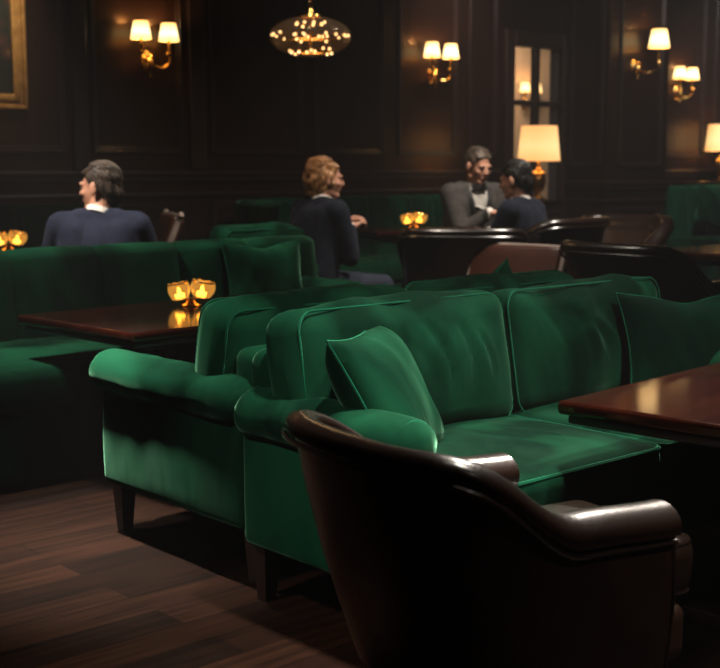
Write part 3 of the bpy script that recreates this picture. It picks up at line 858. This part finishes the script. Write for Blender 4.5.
def make_sideboard(label, u0, u1, w0, w1, H, doors=2):
    root = thing('sideboard', label, 'sideboard', (u0+u1)/2, (w0+w1)/2)
    L, D = u1-u0, w1-w0
    bm = bmesh.new(); box(bm, (0,0,(H-0.03+0.08)/2), (L-0.03, D-0.03, H-0.11), 0.004, 1); obj('carcass', bm, 'dark_wood', root, smooth=False)
    bm = bmesh.new(); box(bm, (0,0,H-0.015), (L, D, 0.03), 0.008, 2); obj('worktop', bm, 'mahogany', root)
    bm = bmesh.new(); box(bm, (0,0.02,0.04), (L-0.08, D-0.08, 0.08)); obj('plinth', bm, 'dark_wood', root, smooth=False)
    for k in range(doors):
        cw = (L-0.06)/doors; x = -L/2+0.03+cw*(k+0.5)
        bm = bmesh.new(); box(bm, (0,0,0), (cw-0.012, 0.02, H-0.2), 0.004, 1); moulding_frame(bm, -cw/2+0.06, cw/2-0.06, -(H-0.2)/2+0.06, (H-0.2)/2-0.06, -0.01, 0.03, 0.01)
        d = obj('door', bm, 'dark_wood', root, (x, -D/2+0.008, H/2), smooth=False)
        bm = bmesh.new(); lathe(bm, [(0.006,0),(0.012,0.014),(0.009,0.022),(0.0,0.024)], 12, mat=Matrix.Rotation(PI/2,4,'X')); obj('knob', bm, 'brass', d, ((cw/2-0.04)*(1 if k == 0 else -1), -0.01, 0.05))
    return root
make_sideboard('dark wood sideboard under the window, carrying a table lamp', 8.35, 9.14, 7.32, 7.72, 0.915)
make_sideboard('narrow dark ledge cabinet behind the far right banquette, carrying a table lamp', 12.0, 13.6, 7.82, 8.14, 1.06, 3)

# chandelier: an oval smoked-glass globe on a chain, full of little bulbs
ch = thing('chandelier', 'oval smoked-glass chandelier full of small bulbs, hanging by a brass chain', 'chandelier', 4.80, 5.77, 1.985, 0)
CR, CH = 0.245, 0.118
bm = bmesh.new()
prof = [(CR*math.sin(t), -CH*math.cos(t)) for t in [PI*(0.06+0.85*i/24) for i in range(25)]]
lathe(bm, prof, 48); 
for f in [f for f in bm.faces if len(f.verts) > 4]: bm.faces.remove(f)
obj('glass_globe', bm, 'globe', ch)
bm = bmesh.new(); lathe(bm, [(0.0,CH*0.86),(0.07,CH*0.90),(0.062,CH*1.06),(0.02,CH*1.16),(0.012,CH*1.35),(0.0,CH*1.4)], 24); obj('cap', bm, 'brass', ch)
bm = bmesh.new(); tube(bm, [(0,0,CH*0.95),(0,0,-CH*0.75)], 0.008, 8); obj('centre_stem', bm, 'brass', ch)
bm = bmesh.new()
zz = CH*1.36; k = 0
while zz < CEIL-1.985-0.03:
    ang = (k % 2)*PI/2
    tube(bm, [(0.013*math.cos(t)*math.cos(ang), 0.013*math.cos(t)*math.sin(ang), zz+0.022+0.022*math.sin(t)) for t in [2*PI*i/12 for i in range(12)]], 0.0035, 5, closed=True)
    zz += 0.036; k += 1
obj('chain', bm, 'brass', ch)
bm = bmesh.new(); lathe(bm, [(0.0,CEIL-1.985-0.06),(0.03,CEIL-1.985-0.05),(0.05,CEIL-1.985),(0.0,CEIL-1.985)], 20); obj('ceiling_rose', bm, 'brass', ch)
random.seed(3)
for rad, z, n in ((0.085,0.074,9),(0.225,0.0,16),(0.10,-0.002,7),(0.125,-0.088,11)):
    ring = bmesh.new(); tube(ring, [(rad*0.97*math.cos(2*PI*i/40), rad*0.97*math.sin(2*PI*i/40), z) for i in range(40)], 0.0025, 5, closed=True)
    rg = obj('bulb_ring', ring, 'brass', ch)
    for i in range(n):
        a = 2*PI*i/n + random.uniform(-0.12,0.12)
        bm = bmesh.new(); bmesh.ops.create_uvsphere(bm, u_segments=10, v_segments=8, radius=0.0090)
        obj('bulb', bm, 'bulb', rg, (rad*math.cos(a), rad*math.sin(a), z+random.uniform(-0.010,0.012)))
ld = bpy.data.lights.new('chandelier_light', 'POINT'); ld.energy = 6; ld.color = (1.0,0.70,0.40); ld.shadow_soft_size = 0.1
link(bpy.data.objects.new('chandelier_light', ld), ch, (0,0,-0.03))

# gilt-framed painting
pt = thing('framed_painting', 'dark still-life painting in a gilt frame at the upper left', 'painting', 3.62, WALL, 2.28, 0)
PW, PH = 1.16, 1.32; FWD = 0.105
bm = bmesh.new()
for off, wd, d in ((0.0,0.03,0.045),(0.025,0.035,0.030),(0.055,0.05,0.040)):
    for (cx, cz, sx, sz) in ((-(PW/2-off-wd/2),0,wd,PH-2*off),((PW/2-off-wd/2),0,wd,PH-2*off),(0,PH/2-off-wd/2,PW-2*off,wd),(0,-(PH/2-off-wd/2),PW-2*off,wd)):
        box(bm, (cx,-d/2,cz), (sx,d,sz), 0.008, 2)
obj('frame', bm, 'gold_frame', pt)
bm = bmesh.new(); box(bm, (0,-0.008,0), (PW-0.18, 0.012, PH-0.18)); obj('canvas', bm, 'painting', pt, smooth=False)

# ------------------------------------------------------------------ people
def round_cone(bm, p0, p1, r0, r1, seg=14):
    p0, p1 = Vector(p0), Vector(p1); d = p1-p0; L = d.length
    q = d.to_track_quat('Z', 'Y').to_matrix().to_4x4() if L > 1e-6 else Matrix()
    prof = [(r0*math.sin(PI/2*i/5), -r0*math.cos(PI/2*i/5)) for i in range(6)] + [(r1*math.cos(PI/2*i/5), L + r1*math.sin(PI/2*i/5)) for i in range(6)]
    prof[0] = (0.0, -r0); prof[-1] = (0.0, L+r1)
    lathe(bm, prof, seg, p0, q)

def ellipsoid(bm, c, r, rot=None, seg=20):
    res = bmesh.ops.create_uvsphere(bm, u_segments=seg, v_segments=seg//2+2, radius=1.0)
    bmesh.ops.transform(bm, matrix=Matrix.Translation(c) @ (rot or Matrix()) @ Matrix.Diagonal((*r,1)), verts=res['verts'])

def remeshed(name, bm, mat, voxel, parent=None, smooth_it=4):
    """fuse overlapping pieces into one continuous skin"""
    bmesh.ops.recalc_face_normals(bm, faces=bm.faces[:])
    me = bpy.data.meshes.new('tmp'); bm.to_mesh(me); bm.free()
    o = bpy.data.objects.new('tmp', me); COL.objects.link(o)
    md = o.modifiers.new('r', 'REMESH'); md.mode = 'VOXEL'; md.voxel_size = voxel
    sm = o.modifiers.new('s', 'SMOOTH'); sm.factor = 0.5; sm.iterations = smooth_it
    dg = bpy.context.evaluated_depsgraph_get(); dg.update()
    m2 = bpy.data.meshes.new_from_object(o.evaluated_get(dg))
    bpy.data.objects.remove(o); bpy.data.meshes.remove(me)
    m2.name = name
    for p in m2.polygons: p.use_smooth = True
    m2.materials.clear(); m2.materials.append(M[mat])
    return link(bpy.data.objects.new(name, m2), parent)

def ik(a, t, l1, l2, pole):
    a, t, pole = Vector(a), Vector(t), Vector(pole)
    d = t-a; L = min(d.length, (l1+l2)*0.995); d.normalize()
    x = (l1*l1 - l2*l2 + L*L)/(2*L); h = math.sqrt(max(0, l1*l1-x*x))
    pl = (pole - d*pole.dot(d)).normalized()
    return a + d*x + pl*h, a + d*L

def hand(bm, wrist, fdir, back, thumb_side, curl):
    """five separate fingers; fdir along the palm, back = back of the hand, thumb_side = +-1 along fdir x back"""
    f = Vector(fdir).normalized(); b = Vector(back); b = (b - f*b.dot(f)).normalized(); s = f.cross(b)*thumb_side
    w = Vector(wrist)
    for k in range(4):
        o = s*(0.030-0.020*k)
        kn = w + f*(0.092-0.004*abs(k-1)) + o
        round_cone(bm, w + o*0.65 + f*0.012, kn, 0.014, 0.0115, 10)
        ln = (0.044,0.049,0.045,0.035)[k]; p = kn; ang = 0.15 + 0.07*k
        for j, m in enumerate((1.0,0.62,0.5)):
            ang += curl*(0.75 if j else 0.55)
            d = f*math.cos(ang) - b*math.sin(ang)
            q = p + d*ln*m
            round_cone(bm, p, q, 0.0095-0.0009*j, 0.0088-0.0009*j, 8); p = q
    t0 = w + f*0.028 + s*0.026; t1 = t0 + (f*0.6 + s*0.75 - b*0.25).normalized()*0.040
    t2 = t1 + (f*0.9 + s*0.28 - b*0.3).normalized()*0.031; t3 = t2 + (f*1.0 - s*0.08 - b*0.4).normalized()*0.025
    round_cone(bm, t0, t1, 0.014, 0.0115, 8); round_cone(bm, t1, t2, 0.0115, 0.010, 8); round_cone(bm, t2, t3, 0.010, 0.008, 8)

def make_person(label, u, w, z0, face, lean, head_yaw, head_pitch, hands, hair, jacket, trousers, s=0.42, tux=False, spread=0.12, knee=0.46, hunch=0.0, head_roll=0.0, reach=((0,-1,0.1),(0,-1,0.1)), curl=0.5, feet_y=-0.44):
    """seated; faces local -y; hands = (right, left) wrist targets in local space (right is -x)"""
    loc = UW(u, w, z0)
    sp = Vector((0, -math.sin(lean), math.cos(lean)))
    pel = Vector((0,0,s+0.09)); chest = pel + sp*0.30; sh_c = pel + sp*0.432 + Vector((0,-hunch*0.4,0)); neck = pel + sp*0.50 + Vector((0,-hunch*0.7,0))
    hc = neck + Vector((0,-0.035-hunch*0.3,0.118))
    HR = Matrix.Translation(hc) @ Matrix.Rotation(head_yaw, 4, 'Z') @ Matrix.Rotation(head_pitch, 4, 'X') @ Matrix.Rotation(head_roll, 4, 'Y')
    H3 = HR.to_3x3().to_4x4()
    def hp(x, y, z): return HR @ Vector((x,y,z))
    sh = [sh_c + Vector((sx*0.178, 0, 0.0)) for sx in (-1,1)]
    el, wr = [], []
    for i, sx in enumerate((-1,1)):
        e, t = ik(sh[i], hands[i], 0.29, 0.25, (sx*0.55, 0.35, -0.8)); el.append(e); wr.append(t)
    hip = [pel + Vector((sx*0.085, -0.02, -0.02)) for sx in (-1,1)]
    kn = [Vector((sx*spread, -knee, s+0.055)) for sx in (-1,1)]
    an = [Vector((sx*spread, feet_y, 0.085)) for sx in (-1,1)]
    # ---- body: one continuous skin
    bm = bmesh.new()
    ellipsoid(bm, chest, (0.135,0.090,0.17)); ellipsoid(bm, pel+sp*0.10, (0.13,0.09,0.14)); ellipsoid(bm, pel, (0.14,0.10,0.10))
    round_cone(bm, sh[0], sh[1], 0.050, 0.050); round_cone(bm, chest+sp*0.08, neck, 0.085, 0.058)
    round_cone(bm, neck-sp*0.02, hp(0,0.018,-0.045), 0.056, 0.053)
    for i, sx in enumerate((-1,1)):
        round_cone(bm, sh[i], el[i], 0.048, 0.038); round_cone(bm, el[i], wr[i], 0.038, 0.026)
        hd = Vector(reach[i]); hand(bm, wr[i], hd, (sx*0.25, 0.1, 0.95), -1 if sx < 0 else 1, curl)
        round_cone(bm, hip[i], kn[i], 0.078, 0.054); round_cone(bm, kn[i], an[i], 0.052, 0.036)
        round_cone(bm, an[i]+Vector((0,0.02,-0.035)), an[i]+Vector((0,-0.14,-0.05)), 0.034, 0.024)
    # head
    ellipsoid(bm, hp(0,0.018,0.035), (0.073,0.092,0.083), H3); ellipsoid(bm, hp(0,-0.028,-0.022), (0.060,0.062,0.086), H3)
    ellipsoid(bm, hp(0,-0.058,-0.090), (0.030,0.026,0.022), H3); round_cone(bm, hp(-0.046,0.002,-0.068), hp(-0.016,-0.062,-0.092), 0.020, 0.018); round_cone(bm, hp(0.046,0.002,-0.068), hp(0.016,-0.062,-0.092), 0.020, 0.018)
    round_cone(bm, hp(0,-0.084,0.012), hp(0,-0.104,-0.024), 0.008, 0.0105); ellipsoid(bm, hp(-0.010,-0.094,-0.028), (0.008,0.010,0.007), H3); ellipsoid(bm, hp(0.010,-0.094,-0.028), (0.008,0.010,0.007), H3)
    round_cone(bm, hp(-0.040,-0.072,0.022), hp(0.040,-0.072,0.022), 0.013, 0.013)
    for sx in (-1,1):
        ellipsoid(bm, hp(sx*0.042,-0.062,-0.022), (0.020,0.018,0.018), H3)
        ellipsoid(bm, hp(sx*0.080,0.012,-0.008), (0.010,0.021,0.034), H3)
    body = remeshed('person', bm, 'skin', 0.0065, None, 3)
    body.location = loc; body.rotation_euler = (0,0,math.atan2(face[0], -face[1]))
    tag(body, label, 'person')
    # ---- face details
    bm = bmesh.new()
    for sx in (-1,1): ellipsoid(bm, hp(sx*0.031,-0.082,0.0), (0.010,0.005,0.0045), H3, 12)
    obj('eyes', bm, 'eye', body)
    bm = bmesh.new()
    for sx in (-1,1): tube(bm, [hp(sx*0.014,-0.088,0.021), hp(sx*0.032,-0.087,0.027), hp(sx*0.050,-0.074,0.020)], 0.0034, 6)
    obj('eyebrows', bm, hair[1], body)
    bm = bmesh.new(); tube(bm, [hp(-0.024,-0.080,-0.058), hp(-0.008,-0.0875,-0.056), hp(0.008,-0.0875,-0.056), hp(0.024,-0.080,-0.058)], 0.0052, 6); obj('mouth', bm, 'lip', body)
    # ---- hair
    bm = bmesh.new(); rnd = random.Random(len(label))
    st = hair[0]
    ellipsoid(bm, hp(0,0.026,0.050), (0.079,0.094,0.078), H3)
    ellipsoid(bm, hp(0,0.062,-0.010), (0.070,0.052,0.070), H3)
    for sx in (-1,1): ellipsoid(bm, hp(sx*0.062,0.046,0.012), (0.016,0.030,0.042), H3); ellipsoid(bm, hp(sx*0.067,-0.006,0.042), (0.010,0.020,0.026), H3)
    for k in range(9):                                   # swept fringe
        x = -0.052 + 0.013*k
        round_cone(bm, hp(x,-0.044-0.010*math.cos(x*22),0.086-0.2*abs(x)), hp(x*0.95+0.008,0.01,0.116-0.25*abs(x)), 0.012, 0.015, 8)
    round_cone(bm, hp(0,0.085,-0.035), hp(0,0.072,-0.070), 0.042, 0.032)
    if st == 'wavy':
        for k in range(46):
            a = rnd.uniform(-0.25, 1.25)*PI; h = rnd.uniform(-0.065, 0.105)
            rr = math.sqrt(max(0.1, 1-((h-0.02)/0.115)**2))
            x, y = math.cos(a)*0.080*rr, 0.022+math.sin(a)*0.098*rr
            if y < -0.03 and h < 0.06: continue
            round_cone(bm, hp(x,y,h), hp(x*1.03,y*1.03+0.004,h-rnd.uniform(0.02,0.04)), rnd.uniform(0.014,0.022), rnd.uniform(0.008,0.014), 8)
        for k in range(7):
            a = PI*(0.1+0.8*k/6); round_cone(bm, hp(math.cos(a)*0.062,0.030+math.sin(a)*0.068,-0.05), hp(math.cos(a)*0.060,0.036+math.sin(a)*0.074,-0.098), 0.024, 0.014, 8)
    else:
        for k in range(22):
            a = rnd.uniform(0, 2*PI); q = rnd.uniform(0, 0.8)
            x, y = math.cos(a)*0.07*q, 0.022+math.sin(a)*0.085*q; h = 0.118*math.sqrt(1-q*q*0.85)
            round_cone(bm, hp(x,y,h), hp(x+0.010,y+0.030,h-0.010), 0.012, 0.008, 8)
    hr = remeshed('hair', bm, hair[1], 0.006, body, 3)
    # combed locks over the mass of the hair, in the same mesh
    bm = bmesh.new(); bm.from_mesh(hr.data)
    tree = BVHTree.FromBMesh(bm)
    C0 = Vector((0,0.03,0.035))
    for k in range(420 if st == 'wavy' else 340):
        a = rnd.uniform(-0.32, 1.32)*PI; e = rnd.uniform(0.0, 1.0)**0.7
        el_ = math.radians(-38 + 122*e) if (math.sin(a) > -0.2) else math.radians(38+45*e)
        d = Vector((math.cos(a)*math.cos(el_), math.sin(a)*math.cos(el_), math.sin(el_)))
        pts = []; p = C0 + d*0.2
        for q in range(6):
            o = HR @ p; h = tree.ray_cast(o, ((HR @ C0)-o).normalized())
            if not h[0]: break
            w_ = (0.006*math.sin(q*1.9+k) if st == 'wavy' else 0.0015*math.sin(q+k))
            pts.append(h[0] + h[1]*(0.0035+w_+0.002*rnd.random()))
            dd = (p-C0).normalized()
            flow = Vector((0.25*math.sin(k*0.7), 0.9 if dd.z > 0.5 else 0.25, -0.25 if dd.z > 0.5 else -1.0)) + Vector((rnd.uniform(-.25,.25),)*3)
            flow -= dd*flow.dot(dd)
            p = C0 + (dd*0.2 + flow.normalized()*(0.030 if st == 'wavy' else 0.026)).normalized()*0.2
            if math.degrees(math.asin(max(-1,min(1,dd.z)))) < (-52 if st == 'wavy' else -42): break
        if len(pts) < 3: continue
        rad = rnd.uniform(0.0032,0.0055) if st == 'wavy' else rnd.uniform(0.0022,0.0038)
        tube(bm, pts, lambda t, rad=rad: rad*(1-0.75*t)*min(1,0.5+4*t), 5)
    for f in bm.faces: f.smooth = True
    bm.to_mesh(hr.data); bm.free()
    # ---- clothes
    bm = bmesh.new()
    ellipsoid(bm, chest, (0.185,0.128,0.19)); ellipsoid(bm, pel+sp*0.11, (0.175,0.132,0.17)); ellipsoid(bm, pel+Vector((0,0.0,-0.01)), (0.190,0.145,0.125))
    round_cone(bm, sh[0]+Vector((0,0,0.004)), sh[1]+Vector((0,0,0.004)), 0.072, 0.072)
    round_cone(bm, sh_c+Vector((-0.085,0.012,0.030)), sh_c+Vector((0.085,0.012,0.030)), 0.060, 0.060)
    for i, sx in enumerate((-1,1)):
        round_cone(bm, sh[i]+Vector((sx*0.004,0,-0.004)), el[i], 0.076, 0.060); wd = (wr[i]-el[i])
        round_cone(bm, el[i], el[i]+wd*0.90, 0.060, 0.045)
        round_cone(bm, pel+Vector((sx*0.10,0.0,-0.03)), pel+Vector((sx*0.115,-0.14,-0.045)), 0.085, 0.08)
    for sx in (-1,1):
        round_cone(bm, sh_c+Vector((sx*0.105,0.02,-0.04)), pel+sp*0.05+Vector((sx*0.075,0.02,0)), 0.098, 0.112, 18)
        round_cone(bm, sh_c+Vector((sx*0.085,-0.01,-0.07)), pel+sp*0.06+Vector((sx*0.07,-0.02,0)), 0.098, 0.110, 18)
    ellipsoid(bm, neck+Vector((0,0.025,-0.055)), (0.085,0.062,0.05))
    jk = remeshed('jacket', bm, jacket, 0.0095, body, 9)
    bm = bmesh.new()
    ellipsoid(bm, pel+Vector((0,0,-0.03)), (0.160,0.118,0.10))
    for i in range(2):
        round_cone(bm, hip[i], kn[i], 0.094, 0.070); round_cone(bm, kn[i], an[i]+Vector((0,0.005,0.0)), 0.068, 0.052)
    remeshed('trousers', bm, trousers, 0.011, body, 4)
    for i in range(2):
        bm = bmesh.new(); a = an[i]
        round_cone(bm, a+Vector((0,0.035,-0.045)), a+Vector((0,-0.16,-0.052)), 0.042, 0.034); ellipsoid(bm, a+Vector((0,0.01,-0.02)), (0.042,0.055,0.05)); box(bm, a+Vector((0,-0.065,-0.078)), (0.075,0.26,0.012), 0.004, 1)
        remeshed('shoe', bm, 'black_cloth', 0.008, body, 3)
    # shirt collar
    bm = bmesh.new(); rings = []
    ax = (hp(0,0.018,-0.045)-neck).normalized()
    q = ax.to_track_quat('Z','Y').to_matrix().to_4x4()
    for r, h in ((0.068,-0.012),(0.063,0.016),(0.059,0.016),(0.060,-0.012)):
        rings.append([bm.verts.new(neck + (q @ Vector((r*math.cos(2*PI*k/24), r*math.sin(2*PI*k/24), h)))) for k in range(24)])
    for k in range(4):
        for i in range(24): bm.faces.new((rings[k][i], rings[k][(i+1)%24], rings[(k+1)%4][(i+1)%24], rings[(k+1)%4][i]))
    obj('shirt_collar', bm, 'shirt', body)
    for i in range(2):
        bm = bmesh.new(); d = (wr[i]-el[i]).normalized(); L = (wr[i]-el[i]).length
        round_cone(bm, el[i]+d*L*0.80, el[i]+d*L*0.965, 0.040, 0.037, 14); obj('shirt_cuff', bm, 'shirt', body)
    # shirt front and lapels laid on the jacket by casting rays onto it
    bvh = BVHTree.FromPolygons([v.co[:] for v in jk.data.vertices], [p.vertices[:] for p in jk.data.polygons])
    def front(x, z, off):
        o = Vector((x, -0.9, z)); h = bvh.ray_cast(o, Vector((0,1,0)))
        y = h[0].y if h[0] else chest.y-0.115
        return Vector((x, y-off, z))
    zt = neck.z - 0.020; zb = pel.z + (0.16 if tux else 0.24)
    def plate(name, f0, f1, off, mat):
        bm = bmesh.new(); g = []
        for j in range(15):
            t = j/14; z = zt + (zb-zt)*t; a, b = f0(t), f1(t)
            g.append([bm.verts.new(front(a+(b-a)*i/6, z, off)) for i in range(7)])
        for j in range(14):
            for i in range(6): bm.faces.new((g[j][i], g[j][i+1], g[j+1][i+1], g[j+1][i]))
        bmesh.ops.solidify(bm, geom=bm.faces[:], thickness=0.003)
        return obj(name, bm, mat, body)
    op = (0.076 if tux else 0.046)
    plate('shirt_front', lambda t: -op*(1-t*0.85), lambda t: op*(1-t*0.85), 0.005, 'shirt')
    for sx in (-1,1):
        plate('lapel', lambda t, sx=sx: sx*(op*(1-t*0.85)-0.004), lambda t, sx=sx: sx*(op*(1-t*0.85)+0.038*(1-t)*(0.4+min(1,3*t)*0.9)+0.003), 0.010, 'lapel' if tux else jacket)
    if tux:
        bm = bmesh.new(); c = front(0, zt-0.005, 0.022); c.y = min(c.y, neck.y-0.075)
        for sx in (-1,1):
            vs = [Vector((sx*0.006,0,0.009)), Vector((sx*0.052,0.008,0.026)), Vector((sx*0.055,0.010,-0.024)), Vector((sx*0.006,0,-0.009))]
            fr_ = [bm.verts.new(c+v+Vector((0,-0.009,0))) for v in vs]; bk_ = [bm.verts.new(c+v+Vector((0,0.009,0))) for v in vs]
            bm.faces.new(fr_); bm.faces.new(bk_[::-1])
            for k in range(4): bm.faces.new((fr_[k], fr_[(k+1)%4], bk_[(k+1)%4], bk_[k]))
        box(bm, c, (0.022,0.026,0.024), 0.005, 2)
        obj('bow_tie', bm, 'black_cloth', body)
    return body

make_person('man in a navy suit seen from behind at the left, dark brown hair, looking left', 3.26, 5.62, 0.0, (-0.12,0.99), 0.10, math.radians(64), math.radians(4),
            ((-0.20,-0.42,0.62),(0.20,-0.42,0.62)), ('short','hair_brown'), 'suit_navy', 'suit_navy', s=0.355, spread=0.14).scale = (1.05,1.05,1.05)
make_person('man with wavy sandy hair in a dark suit, facing right with hands together', 4.98, 6.00, 0.0, (0.80,0.60), 0.14, math.radians(-22), math.radians(4),
            ((-0.035,-0.27,0.80),(0.045,-0.26,0.82)), ('wavy','hair_blond'), 'suit_black', 'trouser_blue', s=0.385, reach=((0.25,-0.8,0.35),(-0.25,-0.8,0.35)), curl=0.75, hunch=0.02).scale = (1.05,1.05,1.05)
make_person('man in a grey dinner suit with a black bow tie, leaning over a table', 6.44, 6.03, 0.0, (0.42,-0.91), 0.20, math.radians(12), math.radians(16),
            ((0.0,-0.33,0.915),(0.11,-0.32,0.905)), ('short','hair_grey'), 'suit_grey', 'suit_grey', s=0.525, tux=True, reach=((0.35,-0.85,-0.05),(-0.3,-0.9,-0.05)), curl=0.4, hunch=0.02)
make_person('black-haired man in a dark navy suit beside the table lamp, facing left', 6.07, 5.13, 0.0, (-0.84,0.54), 0.12, math.radians(2), math.radians(10),
            ((-0.10,-0.34,0.80),(0.06,-0.34,0.80)), ('short','hair_black'), 'suit_black', 'suit_black', s=0.43, hunch=0.02)

# ------------------------------------------------------------------ lighting: unseen ceiling spots, with added fill lights among them
def area(name, loc, target, size, watts, col, spread=PI):
    l = bpy.data.lights.new(name, 'AREA'); l.shape = 'DISK'; l.size = size; l.energy = watts; l.color = col; l.spread = spread
    o = link(bpy.data.objects.new(name, l), None, loc)
    o.rotation_euler = (Vector(target)-Vector(loc)).to_track_quat('-Z','Y').to_euler()
    return o
area('unseen_light', (1.5,2.9,3.45), (0.75,3.35,0.45), 0.30, 25, (1.0,0.91,0.79), 1.1)
area('unseen_light', (-1.35,3.75,3.45), (-0.95,3.90,0.60), 0.20, 20, (1.0,0.91,0.79), 0.50)
area('unseen_light', (0.42,2.72,3.45), (0.10,3.05,0.62), 0.20, 10, (1.0,0.91,0.79), 0.55)  # added narrow spot to brighten the front sofa arm, no fixture there
area('unseen_light', (-1.9,1.7,2.9), (-0.15,3.1,0.35), 0.3, 1.6, (1.0,0.91,0.79), 0.45)  # added weak fill from camera left, not a ceiling fixture
area('unseen_light', (-1.9,4.6,3.45), (-1.45,4.9,0.5), 0.25, 11, (1.0,0.91,0.79), 0.75)  # added spot to brighten the left sofa seat
area('unseen_light', (2.4,1.3,2.8), (0.95,2.95,0.35), 0.4, 2.5, (1.0,0.92,0.82), 0.7)  # added front fill from camera right, not a ceiling fixture
area('unseen_light', (1.7,5.5,3.45), (0.85,2.75,0.5), 0.3, 14, (1.0,0.90,0.78), 0.62)  # added back light for highlights on rims and cushion tops
area('unseen_light', (4.75,13.1,3.5), (4.5,13.9,2.6), 0.3, 16, (0.92,0.93,0.95), 1.4)  # added wall wash, greys the upper wall of the right bay
area('unseen_light', (1.15,10.9,3.5), (1.0,11.7,2.6), 0.3, 9, (0.95,0.93,0.92), 1.4)  # added wall wash, greys the upper middle panelling
area('unseen_light', (-0.2,6.2,3.45), (-0.4,6.6,0.5), 0.4, 20, (1.0,0.88,0.74), 1.5)
area('unseen_light', (-2.6,5.2,3.45), (-1.3,6.2,1.0), 0.4, 9, (1.0,0.88,0.74), 0.6)
area('unseen_light', (-2.0,8.1,3.45), (-2.55,8.75,2.1), 0.2, 3.5, (1.0,0.84,0.62), 0.75)  # added spot that brightens the painting and its frame
area('unseen_light', (1.6,7.3,3.45), (1.0,8.3,0.8), 0.5, 44, (1.0,0.90,0.78), 1.7)  # added background fill over the men and chairs
area('unseen_light', (3.4,11.0,3.45), (3.4,12.2,0.8), 0.6, 34, (0.95,0.93,0.92), 2.0)
hall = area('hall_light', UW(11.0,9.5,3.3), UW(10.8,10.4,1.4), 1.0, 150, (1.0,0.80,0.56))

w = bpy.data.worlds.new('dim'); SC.world = w; w.use_nodes = True
w.node_tree.nodes['Background'].inputs[0].default_value = (0.9,0.85,0.85,1); w.node_tree.nodes['Background'].inputs[1].default_value = 0.016
vs = w.node_tree.nodes.new('ShaderNodeVolumeScatter')                 # faint haze hanging in the whole room
vs.inputs['Density'].default_value = 0.0027; vs.inputs['Color'].default_value = (0.9,0.9,0.92,1)
w.node_tree.links.new(vs.outputs[0], w.node_tree.nodes['World Output'].inputs['Volume'])

# ------------------------------------------------------------------ camera
cd = bpy.data.cameras.new('camera'); cam = bpy.data.objects.new('camera', cd); COL.objects.link(cam)
cam.location = (0,0,1.22); cam.rotation_euler = (math.radians(90-7.68), 0, 0)
cd.sensor_width = 36; cd.lens = 1239/720*36; cd.clip_start = 0.05
cd.dof.use_dof = True; cd.dof.focus_distance = 3.3; cd.dof.aperture_fstop = 4.5
SC.camera = cam
SC.view_settings.view_transform = 'Standard'; SC.view_settings.look = 'None'
SC.view_settings.exposure = 0.0
SC.cycles.use_denoising = True
SC.cycles.max_bounces = 8; SC.cycles.caustics_reflective = False; SC.cycles.caustics_refractive = False
